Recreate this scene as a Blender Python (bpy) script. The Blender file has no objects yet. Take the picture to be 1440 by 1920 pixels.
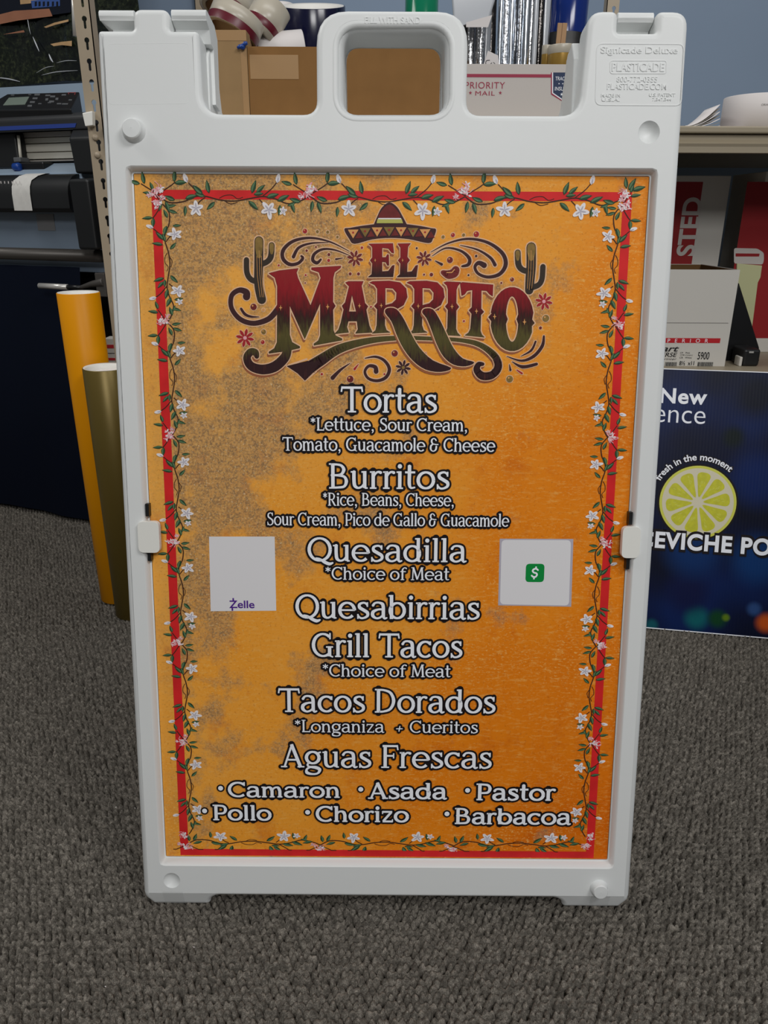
import bpy, bmesh, math, random
from math import sin, cos, pi, radians as rad
from mathutils import Vector, Matrix
from mathutils.geometry import tessellate_polygon

random.seed(7)
S = bpy.context.scene
COL = S.collection

# ------------------------------------------------------------------ camera
F = 1442.0
CH = 0.895
RW = Matrix(((0.99998607, -0.00527752, 0.0), (0.00189129, 0.35836296, -0.93358043), (0.00492699, 0.93356743, 0.35836795)))
CAM = Vector((0, 0, CH))
cd = bpy.data.cameras.new('camera')
cam = bpy.data.objects.new('camera', cd)
COL.objects.link(cam)
cd.sensor_fit = 'VERTICAL'
cd.sensor_height = 36.0
cd.sensor_width = 27.0
cd.lens = F / 1920 * 36.0
cd.clip_start = 0.02
cam.matrix_world = Matrix.Translation(CAM) @ RW.to_4x4()
S.camera = cam

# ------------------------------------------------------------------ world, lights, exposure
W = bpy.data.worlds.new('room_ambient')
S.world = W
W.use_nodes = True
W.node_tree.nodes['Background'].inputs[0].default_value = (0.93, 0.97, 1.0, 1)
W.node_tree.nodes['Background'].inputs[1].default_value = 0.12


def area(name, loc, target, sx, sy, power, col=(1, 1, 1)):
    d = bpy.data.lights.new(name, 'AREA')
    d.shape = 'RECTANGLE'
    d.size = sx
    d.size_y = sy
    d.energy = power
    d.color = col
    o = bpy.data.objects.new(name, d)
    COL.objects.link(o)
    o.location = loc
    o.rotation_euler = (Vector(target) - Vector(loc)).to_track_quat('-Z', 'Y').to_euler()
    return o


area('ceiling_lamp_right', (1.5, -0.6, 2.85), (0.0, 0.8, 0.4), 1.2, 0.6, 36, (1, 0.995, 0.985))
area('ceiling_lamp_behind_viewer', (0.1, -2.2, 2.7), (0.0, 0.8, 0.4), 1.2, 0.6, 44, (1, 0.995, 0.985))
area('ceiling_lamp_left', (-1.75, 1.15, 2.55), (-0.9, 1.1, 0.0), 1.2, 0.6, 22, (1, 0.99, 0.97))
area('ceiling_lamp_shelves', (0.5, 1.75, 2.7), (0.4, 2.7, 1.2), 1.6, 0.5, 10, (1, 0.99, 0.97))

S.view_settings.view_transform = 'Standard'
S.view_settings.look = 'None'
S.view_settings.gamma = 1.0
S.view_settings.use_curve_mapping = False
S.view_settings.exposure = -0.14


# ------------------------------------------------------------------ projection helpers (pixel of the photograph -> place)
def ray(u, v):
    return RW @ Vector(((u - 720) / F, (960 - v) / F, -1.0))


def at_y(u, v, y):
    d = ray(u, v)
    return CAM + d * (y / d.y)


def at_z(u, v, z):
    d = ray(u, v)
    return CAM + d * ((z - CH) / d.z)


class Frame:
    """a place with axes x (right), y (back), z (up its face)"""
    def __init__(s, o, ex, ez):
        s.ex = Vector(ex).normalized()
        s.ez = Vector(ez).normalized()
        s.ey = s.ez.cross(s.ex)
        s.o = Vector(o)
        m = Matrix.Identity(4)
        for i in range(3):
            m[i][0], m[i][1], m[i][2], m[i][3] = s.ex[i], s.ey[i], s.ez[i], s.o[i]
        s.m = m

    def hit(s, u, v, y=0.0):
        d = ray(u, v)
        p0 = s.o + s.ey * y
        t = (p0 - CAM).dot(s.ey) / d.dot(s.ey)
        q = CAM + d * t - p0
        return (q.dot(s.ex), q.dot(s.ez))


# ------------------------------------------------------------------ materials
def lin(c):
    c = c / 255.0
    return c / 12.92 if c <= 0.04045 else ((c + 0.055) / 1.055) ** 2.4


def mat(name, rgb, rough=0.5, metal=0.0, spec=0.5, srgb=True, noise=0.0, nscale=30.0, bump=0.0, bscale=200.0, **kw):
    m = bpy.data.materials.new(name)
    m.use_nodes = True
    nt = m.node_tree
    b = nt.nodes['Principled BSDF']
    c = tuple(lin(x) for x in rgb) if srgb else tuple(rgb)
    b.inputs['Base Color'].default_value = (*c, 1)
    b.inputs['Roughness'].default_value = rough
    b.inputs['Metallic'].default_value = metal
    b.inputs['Specular IOR Level'].default_value = spec
    for k, v in kw.items():
        b.inputs[k.replace('_', ' ')].default_value = v
    tc = None
    if noise > 0 or bump > 0:
        tc = nt.nodes.new('ShaderNodeTexCoord')
    if noise > 0:
        n = nt.nodes.new('ShaderNodeTexNoise')
        n.inputs['Scale'].default_value = nscale
        n.inputs['Detail'].default_value = 6
        nt.links.new(tc.outputs['Object'], n.inputs['Vector'])
        r = nt.nodes.new('ShaderNodeValToRGB')
        r.color_ramp.elements[0].position = 0.3
        r.color_ramp.elements[1].position = 0.7
        r.color_ramp.elements[0].color = (*[x * (1 - noise) for x in c], 1)
        r.color_ramp.elements[1].color = (*[min(1, x * (1 + noise)) for x in c], 1)
        nt.links.new(n.outputs['Fac'], r.inputs['Fac'])
        nt.links.new(r.outputs['Color'], b.inputs['Base Color'])
    if bump > 0:
        n = nt.nodes.new('ShaderNodeTexNoise')
        n.inputs['Scale'].default_value = bscale
        nt.links.new(tc.outputs['Object'], n.inputs['Vector'])
        bp = nt.nodes.new('ShaderNodeBump')
        bp.inputs['Strength'].default_value = bump
        bp.inputs['Distance'].default_value = 0.002
        nt.links.new(n.outputs['Fac'], bp.inputs['Height'])
        nt.links.new(bp.outputs['Normal'], b.inputs['Normal'])
    return m


def N(nt, typ, **kw):
    n = nt.nodes.new(typ)
    for k, v in kw.items():
        if k.startswith('i_'):
            n.inputs[k[2:].replace('_', ' ')].default_value = v
        else:
            setattr(n, k, v)
    return n


def ramp(nt, stops, interp='LINEAR'):
    r = nt.nodes.new('ShaderNodeValToRGB')
    cr = r.color_ramp
    cr.interpolation = interp
    while len(cr.elements) < len(stops):
        cr.elements.new(0.5)
    for e, (p, c) in zip(cr.elements, stops):
        e.position = p
        e.color = (*c, 1) if len(c) == 3 else c
    return r


def sc(*rgb):
    return tuple(lin(x) for x in rgb)


M = {}
M['plastic'] = mat('white_moulded_plastic', (226, 228, 227), 0.42, spec=0.4, bump=0.05, bscale=90)
M['plastic_dark'] = mat('dark_grey_foam', (88, 90, 92), 0.6)
M['clear_tape'] = mat('clear_tape', (205, 206, 206), 0.25, Alpha=0.14)
M['clip'] = mat('white_clip_plastic', (236, 235, 228), 0.35)
M['black'] = mat('black_plastic', (24, 25, 26), 0.42)
M['dark'] = mat('charcoal_plastic', (40, 41, 43), 0.45)
M['darker'] = mat('dark_plastic', (14, 14, 15), 0.4)
M['navy_cloth'] = mat('navy_cloth', (10, 16, 30), 0.9, spec=0.1)
M['black_cloth'] = mat('black_cloth', (7, 7, 9), 0.95, spec=0.05)
M['bluestripe'] = mat('blue_stripe', (44, 66, 140), 0.35)
M['alu'] = mat('brushed_aluminium', (236, 231, 216), 0.4)
M['alu_dark'] = mat('grey_aluminium', (178, 172, 164), 0.4)
M['steel'] = mat('steel', (215, 212, 206), 0.3, metal=0.4)
M['gunmetal'] = mat('gunmetal', (84, 80, 76), 0.4, metal=0.4)
M['media'] = mat('pale_blue_vinyl', (150, 168, 186), 0.3)
M['media2'] = mat('grey_blue_vinyl', (118, 132, 148), 0.3)
M['lcd'] = mat('grey_green_lcd', (120, 132, 122), 0.25)
M['button'] = mat('grey_button', (92, 94, 96), 0.5)
M['redline'] = mat('red_line', (150, 60, 60), 0.5)
M['bluecap'] = mat('blue_plastic', (20, 62, 140), 0.35)
M['paper_tape'] = mat('white_masking_tape', (205, 203, 198), 0.8, noise=0.06, nscale=60)
M['grey_tape'] = mat('grey_translucent_tape', (125, 125, 126), 0.4)
M['beige_steel'] = mat('beige_painted_steel', (165, 150, 128), 0.45, noise=0.05, nscale=12)
M['beige_dark'] = mat('beige_painted_steel_shelf', (160, 148, 126), 0.45)
M['card'] = mat('brown_cardboard', (142, 104, 62), 0.85, spec=0.15, noise=0.06, nscale=22)
M['card2'] = mat('tan_cardboard', (160, 130, 92), 0.85, spec=0.15, noise=0.06, nscale=22)
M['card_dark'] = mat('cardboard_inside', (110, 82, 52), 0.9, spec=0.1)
M['packtape'] = mat('clear_packing_tape', (176, 140, 98), 0.18, spec=0.6)
M['white_card'] = mat('white_box_card', (208, 204, 196), 0.7, spec=0.2)
M['white_card2'] = mat('grey_white_box_card', (205, 198, 192), 0.7, spec=0.2)
M['mailred'] = mat('mail_red', (160, 40, 70), 0.6)
M['boxred'] = mat('deep_red_print', (150, 14, 20), 0.6)
M['labelred'] = mat('label_red', (190, 24, 34), 0.6)
M['navy'] = mat('navy_print', (28, 48, 84), 0.6)
M['ink'] = mat('black_ink', (22, 22, 24), 0.6)
M['greyink'] = mat('grey_ink', (120, 116, 112), 0.6)
M['tape_beige'] = mat('cream_vinyl_roll', (188, 180, 164), 0.3)
M['tape_edge'] = mat('maroon_band', (96, 18, 34), 0.35)
M['core'] = mat('white_core', (222, 220, 214), 0.5)
M['navyroll'] = mat('navy_vinyl', (12, 14, 46), 0.18)
M['blueroll'] = mat('royal_blue_vinyl', (14, 40, 110), 0.15)
M['greenroll'] = mat('green_vinyl', (10, 118, 84), 0.15)
M['yellow'] = mat('yellow_vinyl', (222, 144, 0), 0.4, spec=0.2)
M['gold'] = mat('gold_vinyl', (112, 94, 42), 0.38, metal=0.4)
M['goldtape'] = mat('gold_tape', (170, 134, 62), 0.3, metal=0.4)
M['foil'] = mat('silver_foil', (214, 220, 228), 0.16, metal=1.0)
M['foil2'] = mat('silver_foil_crinkled', (190, 190, 192), 0.22, metal=1.0, bump=0.6, bscale=120)
M['foil3'] = mat('dark_foil', (90, 86, 84), 0.22, metal=1.0, bump=0.6, bscale=120)
M['film'] = mat('grey_plastic_film', (188, 192, 198), 0.15, spec=0.7)
M['wood'] = mat('pale_wood', (176, 138, 100), 0.7)
M['paper'] = mat('white_paper', (222, 216, 214), 0.6)
M['oldpaper'] = mat('grey_paper', (130, 124, 116), 0.8)
M['greenpaper'] = mat('pale_green_paper', (196, 196, 150), 0.8)
M['wall'] = mat('blue_painted_wall', (132, 149, 171), 0.75, spec=0.2, noise=0.02, nscale=3)
M['rubber'] = mat('rubber', (20, 20, 20), 0.8)

# print inks for the menu poster
M['p_white'] = mat('print_white', (246, 248, 254), 0.5, spec=0.15)
M['p_black'] = mat('print_black', (26, 20, 22), 0.5, spec=0.15)
M['p_red'] = mat('print_border_red', (216, 40, 42), 0.5, spec=0.15, noise=0.12, nscale=40)
M['p_leaf'] = mat('print_leaf', (42, 72, 48), 0.5, spec=0.15)
M['p_leaf2'] = mat('print_leaf_light', (92, 124, 88), 0.5, spec=0.15)
M['p_stem'] = mat('print_stem', (70, 42, 30), 0.5, spec=0.15)
M['p_petal'] = mat('print_petal', (238, 232, 232), 0.5, spec=0.15)
M['p_petal2'] = mat('print_petal_shade', (184, 178, 190), 0.5, spec=0.15)
M['p_pink'] = mat('print_pink', (236, 170, 176), 0.5, spec=0.15)
M['p_outline'] = mat('print_pale_outline', (232, 188, 150), 0.5, spec=0.15)
M['p_shadow'] = mat('print_brown_shadow', (158, 94, 62), 0.5, spec=0.15)
M['p_brown'] = mat('print_dark_brown', (64, 36, 38), 0.5, spec=0.15)
M['p_maroon'] = mat('print_maroon', (118, 42, 40), 0.5, spec=0.15, noise=0.2, nscale=80)
M['p_crimson'] = mat('print_crimson', (168, 40, 46), 0.5, spec=0.15)
M['p_olive'] = mat('print_olive', (140, 112, 58), 0.5, spec=0.15, noise=0.25, nscale=120)
M['p_cactus'] = mat('print_cactus', (58, 48, 40), 0.5, spec=0.15)
M['p_lime'] = mat('print_lime', (190, 188, 96), 0.5, spec=0.15)
M['p_tan'] = mat('print_tan', (222, 160, 96), 0.5, spec=0.15)
M['p_card'] = mat('print_card_white', (228, 226, 228), 0.5, spec=0.15)
M['p_purple'] = mat('print_purple', (82, 40, 140), 0.5, spec=0.15)
M['p_green'] = mat('print_green', (10, 140, 62), 0.5, spec=0.15)


def letter_mat(name, z0, z1, stops):
    m = bpy.data.materials.new(name)
    m.use_nodes = True
    nt = m.node_tree
    b = nt.nodes['Principled BSDF']
    b.inputs['Roughness'].default_value = 0.5
    b.inputs['Specular IOR Level'].default_value = 0.12
    tc = N(nt, 'ShaderNodeTexCoord')
    sep = N(nt, 'ShaderNodeSeparateXYZ')
    nt.links.new(tc.outputs['Object'], sep.inputs[0])
    mp = N(nt, 'ShaderNodeMapRange')
    mp.inputs['From Min'].default_value = z1
    mp.inputs['From Max'].default_value = z0
    nt.links.new(sep.outputs['Z'], mp.inputs['Value'])
    sx = N(nt, 'ShaderNodeMapping')
    sx.inputs['Scale'].default_value = (420, 1, 60)
    nt.links.new(tc.outputs['Object'], sx.inputs['Vector'])
    no = N(nt, 'ShaderNodeTexNoise')
    no.inputs['Scale'].default_value = 1.0
    no.inputs['Detail'].default_value = 4
    nt.links.new(sx.outputs[0], no.inputs['Vector'])
    ad = N(nt, 'ShaderNodeMath', operation='MULTIPLY_ADD')
    ad.inputs[1].default_value = 0.34
    nt.links.new(no.outputs['Fac'], ad.inputs[0])
    nt.links.new(mp.outputs[0], ad.inputs[2])
    su = N(nt, 'ShaderNodeMath', operation='SUBTRACT')
    su.inputs[1].default_value = 0.17
    nt.links.new(ad.outputs[0], su.inputs[0])
    r = ramp(nt, stops)
    nt.links.new(su.outputs[0], r.inputs['Fac'])
    # lighter brush streaks belonging to the artwork
    n2 = N(nt, 'ShaderNodeTexNoise')
    n2.inputs['Scale'].default_value = 1.0
    mp2 = N(nt, 'ShaderNodeMapping')
    mp2.inputs['Scale'].default_value = (300, 1, 38)
    mp2.inputs['Rotation'].default_value = (0, 0.12, 0)
    nt.links.new(tc.outputs['Object'], mp2.inputs['Vector'])
    nt.links.new(mp2.outputs[0], n2.inputs['Vector'])
    r2 = ramp(nt, [(0.60, (0, 0, 0)), (0.82, (0.35, 0.35, 0.35))])
    nt.links.new(n2.outputs['Fac'], r2.inputs['Fac'])
    mx = N(nt, 'ShaderNodeMix', data_type='RGBA')
    nt.links.new(r2.outputs['Color'], mx.inputs[0])
    nt.links.new(r.outputs['Color'], mx.inputs[6])
    mx.inputs[7].default_value = (*sc(140, 76, 56), 1)
    nt.links.new(mx.outputs[2], b.inputs['Base Color'])
    return m


def poster_mat():
    m = bpy.data.materials.new('weathered_orange_print')
    m.use_nodes = True
    nt = m.node_tree
    b = nt.nodes['Principled BSDF']
    b.inputs['Roughness'].default_value = 0.5
    b.inputs['Specular IOR Level'].default_value = 0.15
    tc = N(nt, 'ShaderNodeTexCoord')
    co = tc.outputs['Object']
    sep = N(nt, 'ShaderNodeSeparateXYZ')
    nt.links.new(co, sep.inputs[0])
    L = nt.links.new

    def noise(scale, detail=5, rough=0.6, dist=0.0, vec=None):
        n = N(nt, 'ShaderNodeTexNoise')
        n.inputs['Scale'].default_value = scale
        n.inputs['Detail'].default_value = detail
        n.inputs['Roughness'].default_value = rough
        n.inputs['Distortion'].default_value = dist
        L(vec or co, n.inputs['Vector'])
        return n.outputs['Fac']

    def math(op, a, bb, c=None):
        n = N(nt, 'ShaderNodeMath', operation=op)
        for i, x in enumerate((a, bb, c)):
            if x is None:
                continue
            if isinstance(x, (int, float)):
                n.inputs[i].default_value = x
            else:
                L(x, n.inputs[i])
        return n.outputs[0]

    def mix(fac, a, bb):
        n = N(nt, 'ShaderNodeMix', data_type='RGBA')
        if isinstance(fac, (int, float)):
            n.inputs[0].default_value = fac
        else:
            L(fac, n.inputs[0])
        for i, x in ((6, a), (7, bb)):
            if isinstance(x, tuple):
                n.inputs[i].default_value = (*x, 1)
            else:
                L(x, n.inputs[i])
        return n.outputs[2]

    def clamp_range(v, a, bb):
        n = N(nt, 'ShaderNodeMapRange')
        n.inputs['From Min'].default_value = a
        n.inputs['From Max'].default_value = bb
        L(v, n.inputs['Value'])
        return n.outputs[0]

    # colour of the artwork: paler ochre top left, deeper orange to the right and bottom
    g = math('MULTIPLY_ADD', sep.outputs['X'], 1.15, math('MULTIPLY_ADD', sep.outputs['Z'], -0.55, 0.62))
    g2 = math('ADD', g, math('MULTIPLY_ADD', noise(4.5, 4), 0.9, -0.45))
    r = ramp(nt, [(0.0, sc(246, 174, 74)), (0.36, sc(242, 158, 48)), (0.60, sc(236, 134, 20)), (1.0, sc(220, 106, 2))])
    L(g2, r.inputs['Fac'])
    base = r.outputs['Color']
    # streaky horizontal mottling
    mpn = N(nt, 'ShaderNodeMapping')
    mpn.inputs['Scale'].default_value = (60, 1, 240)
    L(co, mpn.inputs['Vector'])
    st = noise(1.0, 6, 0.7, 0.3, mpn.outputs[0])
    base = mix(clamp_range(st, 0.52, 0.8), base, sc(244, 182, 92))
    base = mix(clamp_range(noise(16, 6, 0.7), 0.55, 0.85), base, sc(196, 84, 10))
    # worn grey patches mostly on the left
    wl = math('MULTIPLY_ADD', sep.outputs['X'], -1.25, 0.0)
    wz = math('MULTIPLY_ADD', sep.outputs['Z'], 0.50, -0.33)
    w = math('ADD', math('ADD', wl, wz), math('MULTIPLY_ADD', noise(7.5, 6, 0.62), 3.4, -1.66))
    w = math('MULTIPLY', clamp_range(w, 0.06, 0.34), math('MULTIPLY_ADD', clamp_range(sep.outputs['X'], -0.285, -0.262), 0.8, 0.2))
    sp = noise(330, 3, 0.75)
    sp2 = noise(110, 4, 0.7)
    grain = math('ADD', math('MULTIPLY', sp, 0.62), math('MULTIPLY', sp2, 0.38))
    base = mix(math('MULTIPLY', w, 0.5), base, sc(168, 142, 108))
    base = mix(math('MULTIPLY', math('MULTIPLY', w, clamp_range(grain, 0.46, 0.57)), 0.74), base, sc(124, 101, 78))
    base = mix(math('MULTIPLY', math('MULTIPLY', w, clamp_range(noise(380, 2, 0.6), 0.60, 0.68)), 0.75), base, sc(232, 204, 160))
    # fine canvas grain everywhere, light and dark flecks gathered in clouds
    cl_ = clamp_range(noise(9, 4, 0.6), 0.38, 0.66)
    mp3 = N(nt, 'ShaderNodeMapping')
    mp3.inputs['Scale'].default_value = (230, 1, 430)
    L(co, mp3.inputs['Vector'])
    base = mix(math('MULTIPLY', math('MULTIPLY', cl_, clamp_range(noise(1.0, 2, 0.6, 0.0, mp3.outputs[0]), 0.56, 0.66)), 0.55), base, sc(250, 206, 120))
    base = mix(math('MULTIPLY', clamp_range(noise(290, 3, 0.65), 0.57, 0.68), 0.38), base, sc(160, 80, 14))
    L(base, b.inputs['Base Color'])
    return m


def sign_blue_mat():
    m = bpy.data.materials.new('deep_sea_print')
    m.use_nodes = True
    nt = m.node_tree
    L = nt.links.new
    b = nt.nodes['Principled BSDF']
    b.inputs['Roughness'].default_value = 0.4
    b.inputs['Specular IOR Level'].default_value = 0.15
    tc = N(nt, 'ShaderNodeTexCoord')
    co = tc.outputs['Object']
    n = N(nt, 'ShaderNodeTexNoise')
    n.inputs['Scale'].default_value = 5
    n.inputs['Detail'].default_value = 1
    L(co, n.inputs['Vector'])
    r = ramp(nt, [(0.3, sc(2, 5, 20)), (0.5, sc(2, 13, 48)), (0.7, sc(3, 28, 78))])
    L(n.outputs['Fac'], r.inputs['Fac'])
    prev = r.outputs['Color']
    # out-of-focus lights and fish in the printed picture
    for (x, z, rad_, c) in BLOBS:
        d = N(nt, 'ShaderNodeVectorMath', operation='DISTANCE')
        L(co, d.inputs[0])
        d.inputs[1].default_value = (x, 0, z)
        mr = N(nt, 'ShaderNodeMapRange', interpolation_type='SMOOTHSTEP')
        mr.inputs['From Min'].default_value = rad_
        mr.inputs['From Max'].default_value = rad_ * 0.25
        L(d.outputs['Value'], mr.inputs['Value'])
        mx = N(nt, 'ShaderNodeMix', data_type='RGBA')
        L(mr.outputs[0], mx.inputs[0])
        L(prev, mx.inputs[6])
        mx.inputs[7].default_value = (*c, 1)
        prev = mx.outputs[2]
    L(prev, b.inputs['Base Color'])
    wv = N(nt, 'ShaderNodeTexWave', wave_type='BANDS', bands_direction='X')
    wv.inputs['Scale'].default_value = 45
    L(co, wv.inputs['Vector'])
    bp = N(nt, 'ShaderNodeBump')
    bp.inputs['Strength'].default_value = 0.06
    bp.inputs['Distance'].default_value = 0.001
    L(wv.outputs['Fac'], bp.inputs['Height'])
    L(bp.outputs['Normal'], b.inputs['Normal'])
    return m


def carpet_mat():
    m = bpy.data.materials.new('grey_loop_carpet')
    m.use_nodes = True
    nt = m.node_tree
    L = nt.links.new
    b = nt.nodes['Principled BSDF']
    b.inputs['Roughness'].default_value = 0.95
    b.inputs['Specular IOR Level'].default_value = 0.1
    tc = N(nt, 'ShaderNodeTexCoord')
    n0 = N(nt, 'ShaderNodeTexNoise')
    n0.inputs['Scale'].default_value = 130
    n0.inputs['Detail'].default_value = 2
    L(tc.outputs['Object'], n0.inputs['Vector'])
    n1 = N(nt, 'ShaderNodeTexNoise')
    n1.inputs['Scale'].default_value = 700
    n1.inputs['Detail'].default_value = 3
    L(tc.outputs['Object'], n1.inputs['Vector'])
    r = ramp(nt, [(0.30, sc(54, 51, 46)), (0.5, sc(98, 93, 86)), (0.68, sc(150, 143, 133))])
    ad = N(nt, 'ShaderNodeMath', operation='MULTIPLY_ADD')
    ad.inputs[1].default_value = 0.5
    hf = N(nt, 'ShaderNodeMath', operation='MULTIPLY')
    hf.inputs[1].default_value = 0.5
    L(n0.outputs['Fac'], hf.inputs[0])
    L(n1.outputs['Fac'], ad.inputs[0])
    L(hf.outputs[0], ad.inputs[2])
    L(ad.outputs[0], r.inputs['Fac'])
    L(r.outputs['Color'], b.inputs['Base Color'])
    return m


# ------------------------------------------------------------------ object helpers
def tag(o, label=None, cat=None, group=None, kind=None):
    if label: o['label'] = label
    if cat: o['category'] = cat
    if group: o['group'] = group
    if kind: o['kind'] = kind
    return o


def empty(name, m, label=None, cat=None, group=None):
    o = bpy.data.objects.new(name, None)
    o.empty_display_size = 0.05
    COL.objects.link(o)
    o.matrix_world = m
    return tag(o, label, cat, group)


class MB:
    def __init__(s):
        s.v, s.f, s.m, s.mats, s.sm = [], [], [], [], []

    def mi(s, m):
        if m not in s.mats: s.mats.append(m)
        return s.mats.index(m)

    def add(s, vs, fs, m, smooth=False):
        b = len(s.v)
        s.v += [tuple(p) for p in vs]
        i = s.mi(m)
        for f in fs:
            s.f.append(tuple(b + k for k in f))
            s.m.append(i)
            s.sm.append(smooth)
        return s

    def box(s, x0, x1, y0, y1, z0, z1, m):
        vs = [(x, y, z) for z in (z0, z1) for y in (y0, y1) for x in (x0, x1)]
        return s.add(vs, [(0, 2, 3, 1), (4, 5, 7, 6), (0, 1, 5, 4), (2, 6, 7, 3), (0, 4, 6, 2), (1, 3, 7, 5)], m)

    def prism(s, poly, y0, y1, m, cap=True, mc=None):
        """poly in (x,z), from y0 (front) to y1 (back)"""
        n = len(poly)
        vs = [(x, y0, z) for x, z in poly] + [(x, y1, z) for x, z in poly]
        s.add(vs, [(i, (i + 1) % n, n + (i + 1) % n, n + i) for i in range(n)], m)
        if cap:
            tr = tessellate_polygon([[Vector((x, z, 0)) for x, z in poly]])
            s.add(vs[:n], tr, mc or m)
            s.add(vs[n:], tr, m)
        return s

    def xprism(s, prof, x0, x1, m):
        """prof in (y,z), swept along x"""
        n = len(prof)
        vs = [(x0, y, z) for y, z in prof] + [(x1, y, z) for y, z in prof]
        tr = tessellate_polygon([[Vector((y, z, 0)) for y, z in prof]])
        s.add(vs, [(i, (i + 1) % n, n + (i + 1) % n, n + i) for i in range(n)], m)
        s.add(vs[:n], tr, m)
        s.add(vs[n:], tr, m)
        return s

    def lathe(s, prof, m, seg=40, axis=None, org=(0, 0, 0), mf=None):
        """prof list of (r, h) along axis"""
        ax = Vector(axis or (0, 0, 1)).normalized()
        t = ax.orthogonal().normalized()
        q = ax.cross(t)
        org = Vector(org)
        vs = []
        for r, h in prof:
            for k in range(seg):
                a = 2 * pi * k / seg
                vs.append(org + ax * h + (t * cos(a) + q * sin(a)) * r)
        for j in range(len(prof) - 1):
            mm = mf[j] if mf else m
            fs = [(j * seg + k, j * seg + (k + 1) % seg, (j + 1) * seg + (k + 1) % seg, (j + 1) * seg + k) for k in range(seg)]
            s.add(vs, fs, mm, True) if j == 0 else s._faces(fs, mm, len(vs))
        return s

    def _faces(s, fs, m, nv):
        b = len(s.v) - nv
        i = s.mi(m)
        for f in fs:
            s.f.append(tuple(b + k for k in f))
            s.m.append(i)
            s.sm.append(True)

    def tube(s, pts, r, m, seg=10, closed=False):
        pts = [Vector(p) for p in pts]
        vs = []
        n = len(pts)
        for i, p in enumerate(pts):
            d = (pts[(i + 1) % n] - pts[i - 1]).normalized() if closed else (pts[min(i + 1, n - 1)] - pts[max(i - 1, 0)]).normalized()
            up = Vector((0.0, -1.0, 0.0)) if abs(d.y) < 0.9 else Vector((1, 0, 0))
            a = d.cross(up).normalized()
            b = d.cross(a)
            rr = r[i] if isinstance(r, (list, tuple)) else r
            for k in range(seg):
                t = 2 * pi * k / seg
                vs.append(p + (a * cos(t) + b * sin(t)) * rr)
        if closed:
            return s.add(vs, [(i * seg + k, i * seg + (k + 1) % seg, (i + 1) % n * seg + (k + 1) % seg, (i + 1) % n * seg + k) for i in range(n) for k in range(seg)], m, True)
        fs = [(i * seg + k, i * seg + (k + 1) % seg, (i + 1) * seg + (k + 1) % seg, (i + 1) * seg + k) for i in range(n - 1) for k in range(seg)]
        fs += [tuple(range(seg)), tuple((n - 1) * seg + k for k in range(seg))]
        return s.add(vs, fs, m, True)

    def build(s, name, parent=None, bevel=0.0, bseg=2, weld=True, M4=None):
        me = bpy.data.meshes.new(name)
        me.from_pydata(s.v, [], s.f)
        for m in s.mats: me.materials.append(m)
        for p, i, sm in zip(me.polygons, s.m, s.sm):
            p.material_index = i
            p.use_smooth = sm
        if weld:
            bm = bmesh.new()
            bm.from_mesh(me)
            bmesh.ops.remove_doubles(bm, verts=bm.verts, dist=1e-6)
            bmesh.ops.recalc_face_normals(bm, faces=bm.faces)
            bm.to_mesh(me)
            bm.free()
        o = bpy.data.objects.new(name, me)
        COL.objects.link(o)
        if M4 is not None: o.matrix_world = M4
        if parent: o.parent = parent
        if bevel > 0:
            md = o.modifiers.new('edge_rounding', 'BEVEL')
            md.width = bevel
            md.segments = bseg
            md.limit_method = 'ANGLE'
            md.angle_limit = rad(40)
            md.harden_normals = False
        return o


def shade_angle(o, deg=35, flat_caps=False):
    me = o.data
    for p in me.polygons: p.use_smooth = abs(p.normal.y) < 0.9995 if flat_caps else True
    bm = bmesh.new()
    bm.from_mesh(me)
    for e in bm.edges:
        if len(e.link_faces) == 2 and e.calc_face_angle(0) > rad(deg): e.smooth = False
    bm.to_mesh(me)
    bm.free()


def arc(cx, cz, r, a0, a1, n=6):
    return [(cx + r * cos(rad(a0 + (a1 - a0) * i / n)), cz + r * sin(rad(a0 + (a1 - a0) * i / n))) for i in range(n + 1)]


def rounded(poly, radii, n=6):
    """round the corners of a polygon; radii: one number or per corner"""
    out = []
    k = len(poly)
    for i in range(k):
        p = Vector(poly[i]).to_2d() if False else Vector((poly[i][0], poly[i][1]))
        a = Vector((poly[i - 1][0], poly[i - 1][1])) - p
        b = Vector((poly[(i + 1) % k][0], poly[(i + 1) % k][1])) - p
        r = radii[i] if isinstance(radii, (list, tuple)) else radii
        r = min(r, a.length * 0.49, b.length * 0.49)
        if r <= 1e-5:
            out.append((p.x, p.y))
            continue
        a.normalize(); b.normalize()
        s, e = p + a * r, p + b * r
        for j in range(n + 1):
            t = j / n
            q = s * (1 - t) ** 2 + p * 2 * t * (1 - t) + e * t * t
            out.append((q.x, q.y))
    return out


def inset(poly, d):
    """offset a closed polygon towards its left-hand side when counter-clockwise (inside)"""
    n = len(poly)
    A = sum(poly[i][0] * poly[(i + 1) % n][1] - poly[(i + 1) % n][0] * poly[i][1] for i in range(n))
    sg = 1 if A > 0 else -1
    out = []
    for i in range(n):
        p0, p1, p2 = (Vector((q[0], q[1])) for q in (poly[i - 1], poly[i], poly[(i + 1) % n]))
        d1 = (p1 - p0); d2 = (p2 - p1)
        if d1.length < 1e-9: d1 = d2
        if d2.length < 1e-9: d2 = d1
        d1.normalize(); d2.normalize()
        n1 = Vector((-d1.y, d1.x)) * sg
        n2 = Vector((-d2.y, d2.x)) * sg
        nn = n1 + n2
        if nn.length < 1e-6: nn = n1
        nn.normalize()
        c = max(0.45, nn.dot(n1))
        q = p1 + nn * (d / c)
        out.append((q.x, q.y))
    return out


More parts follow.
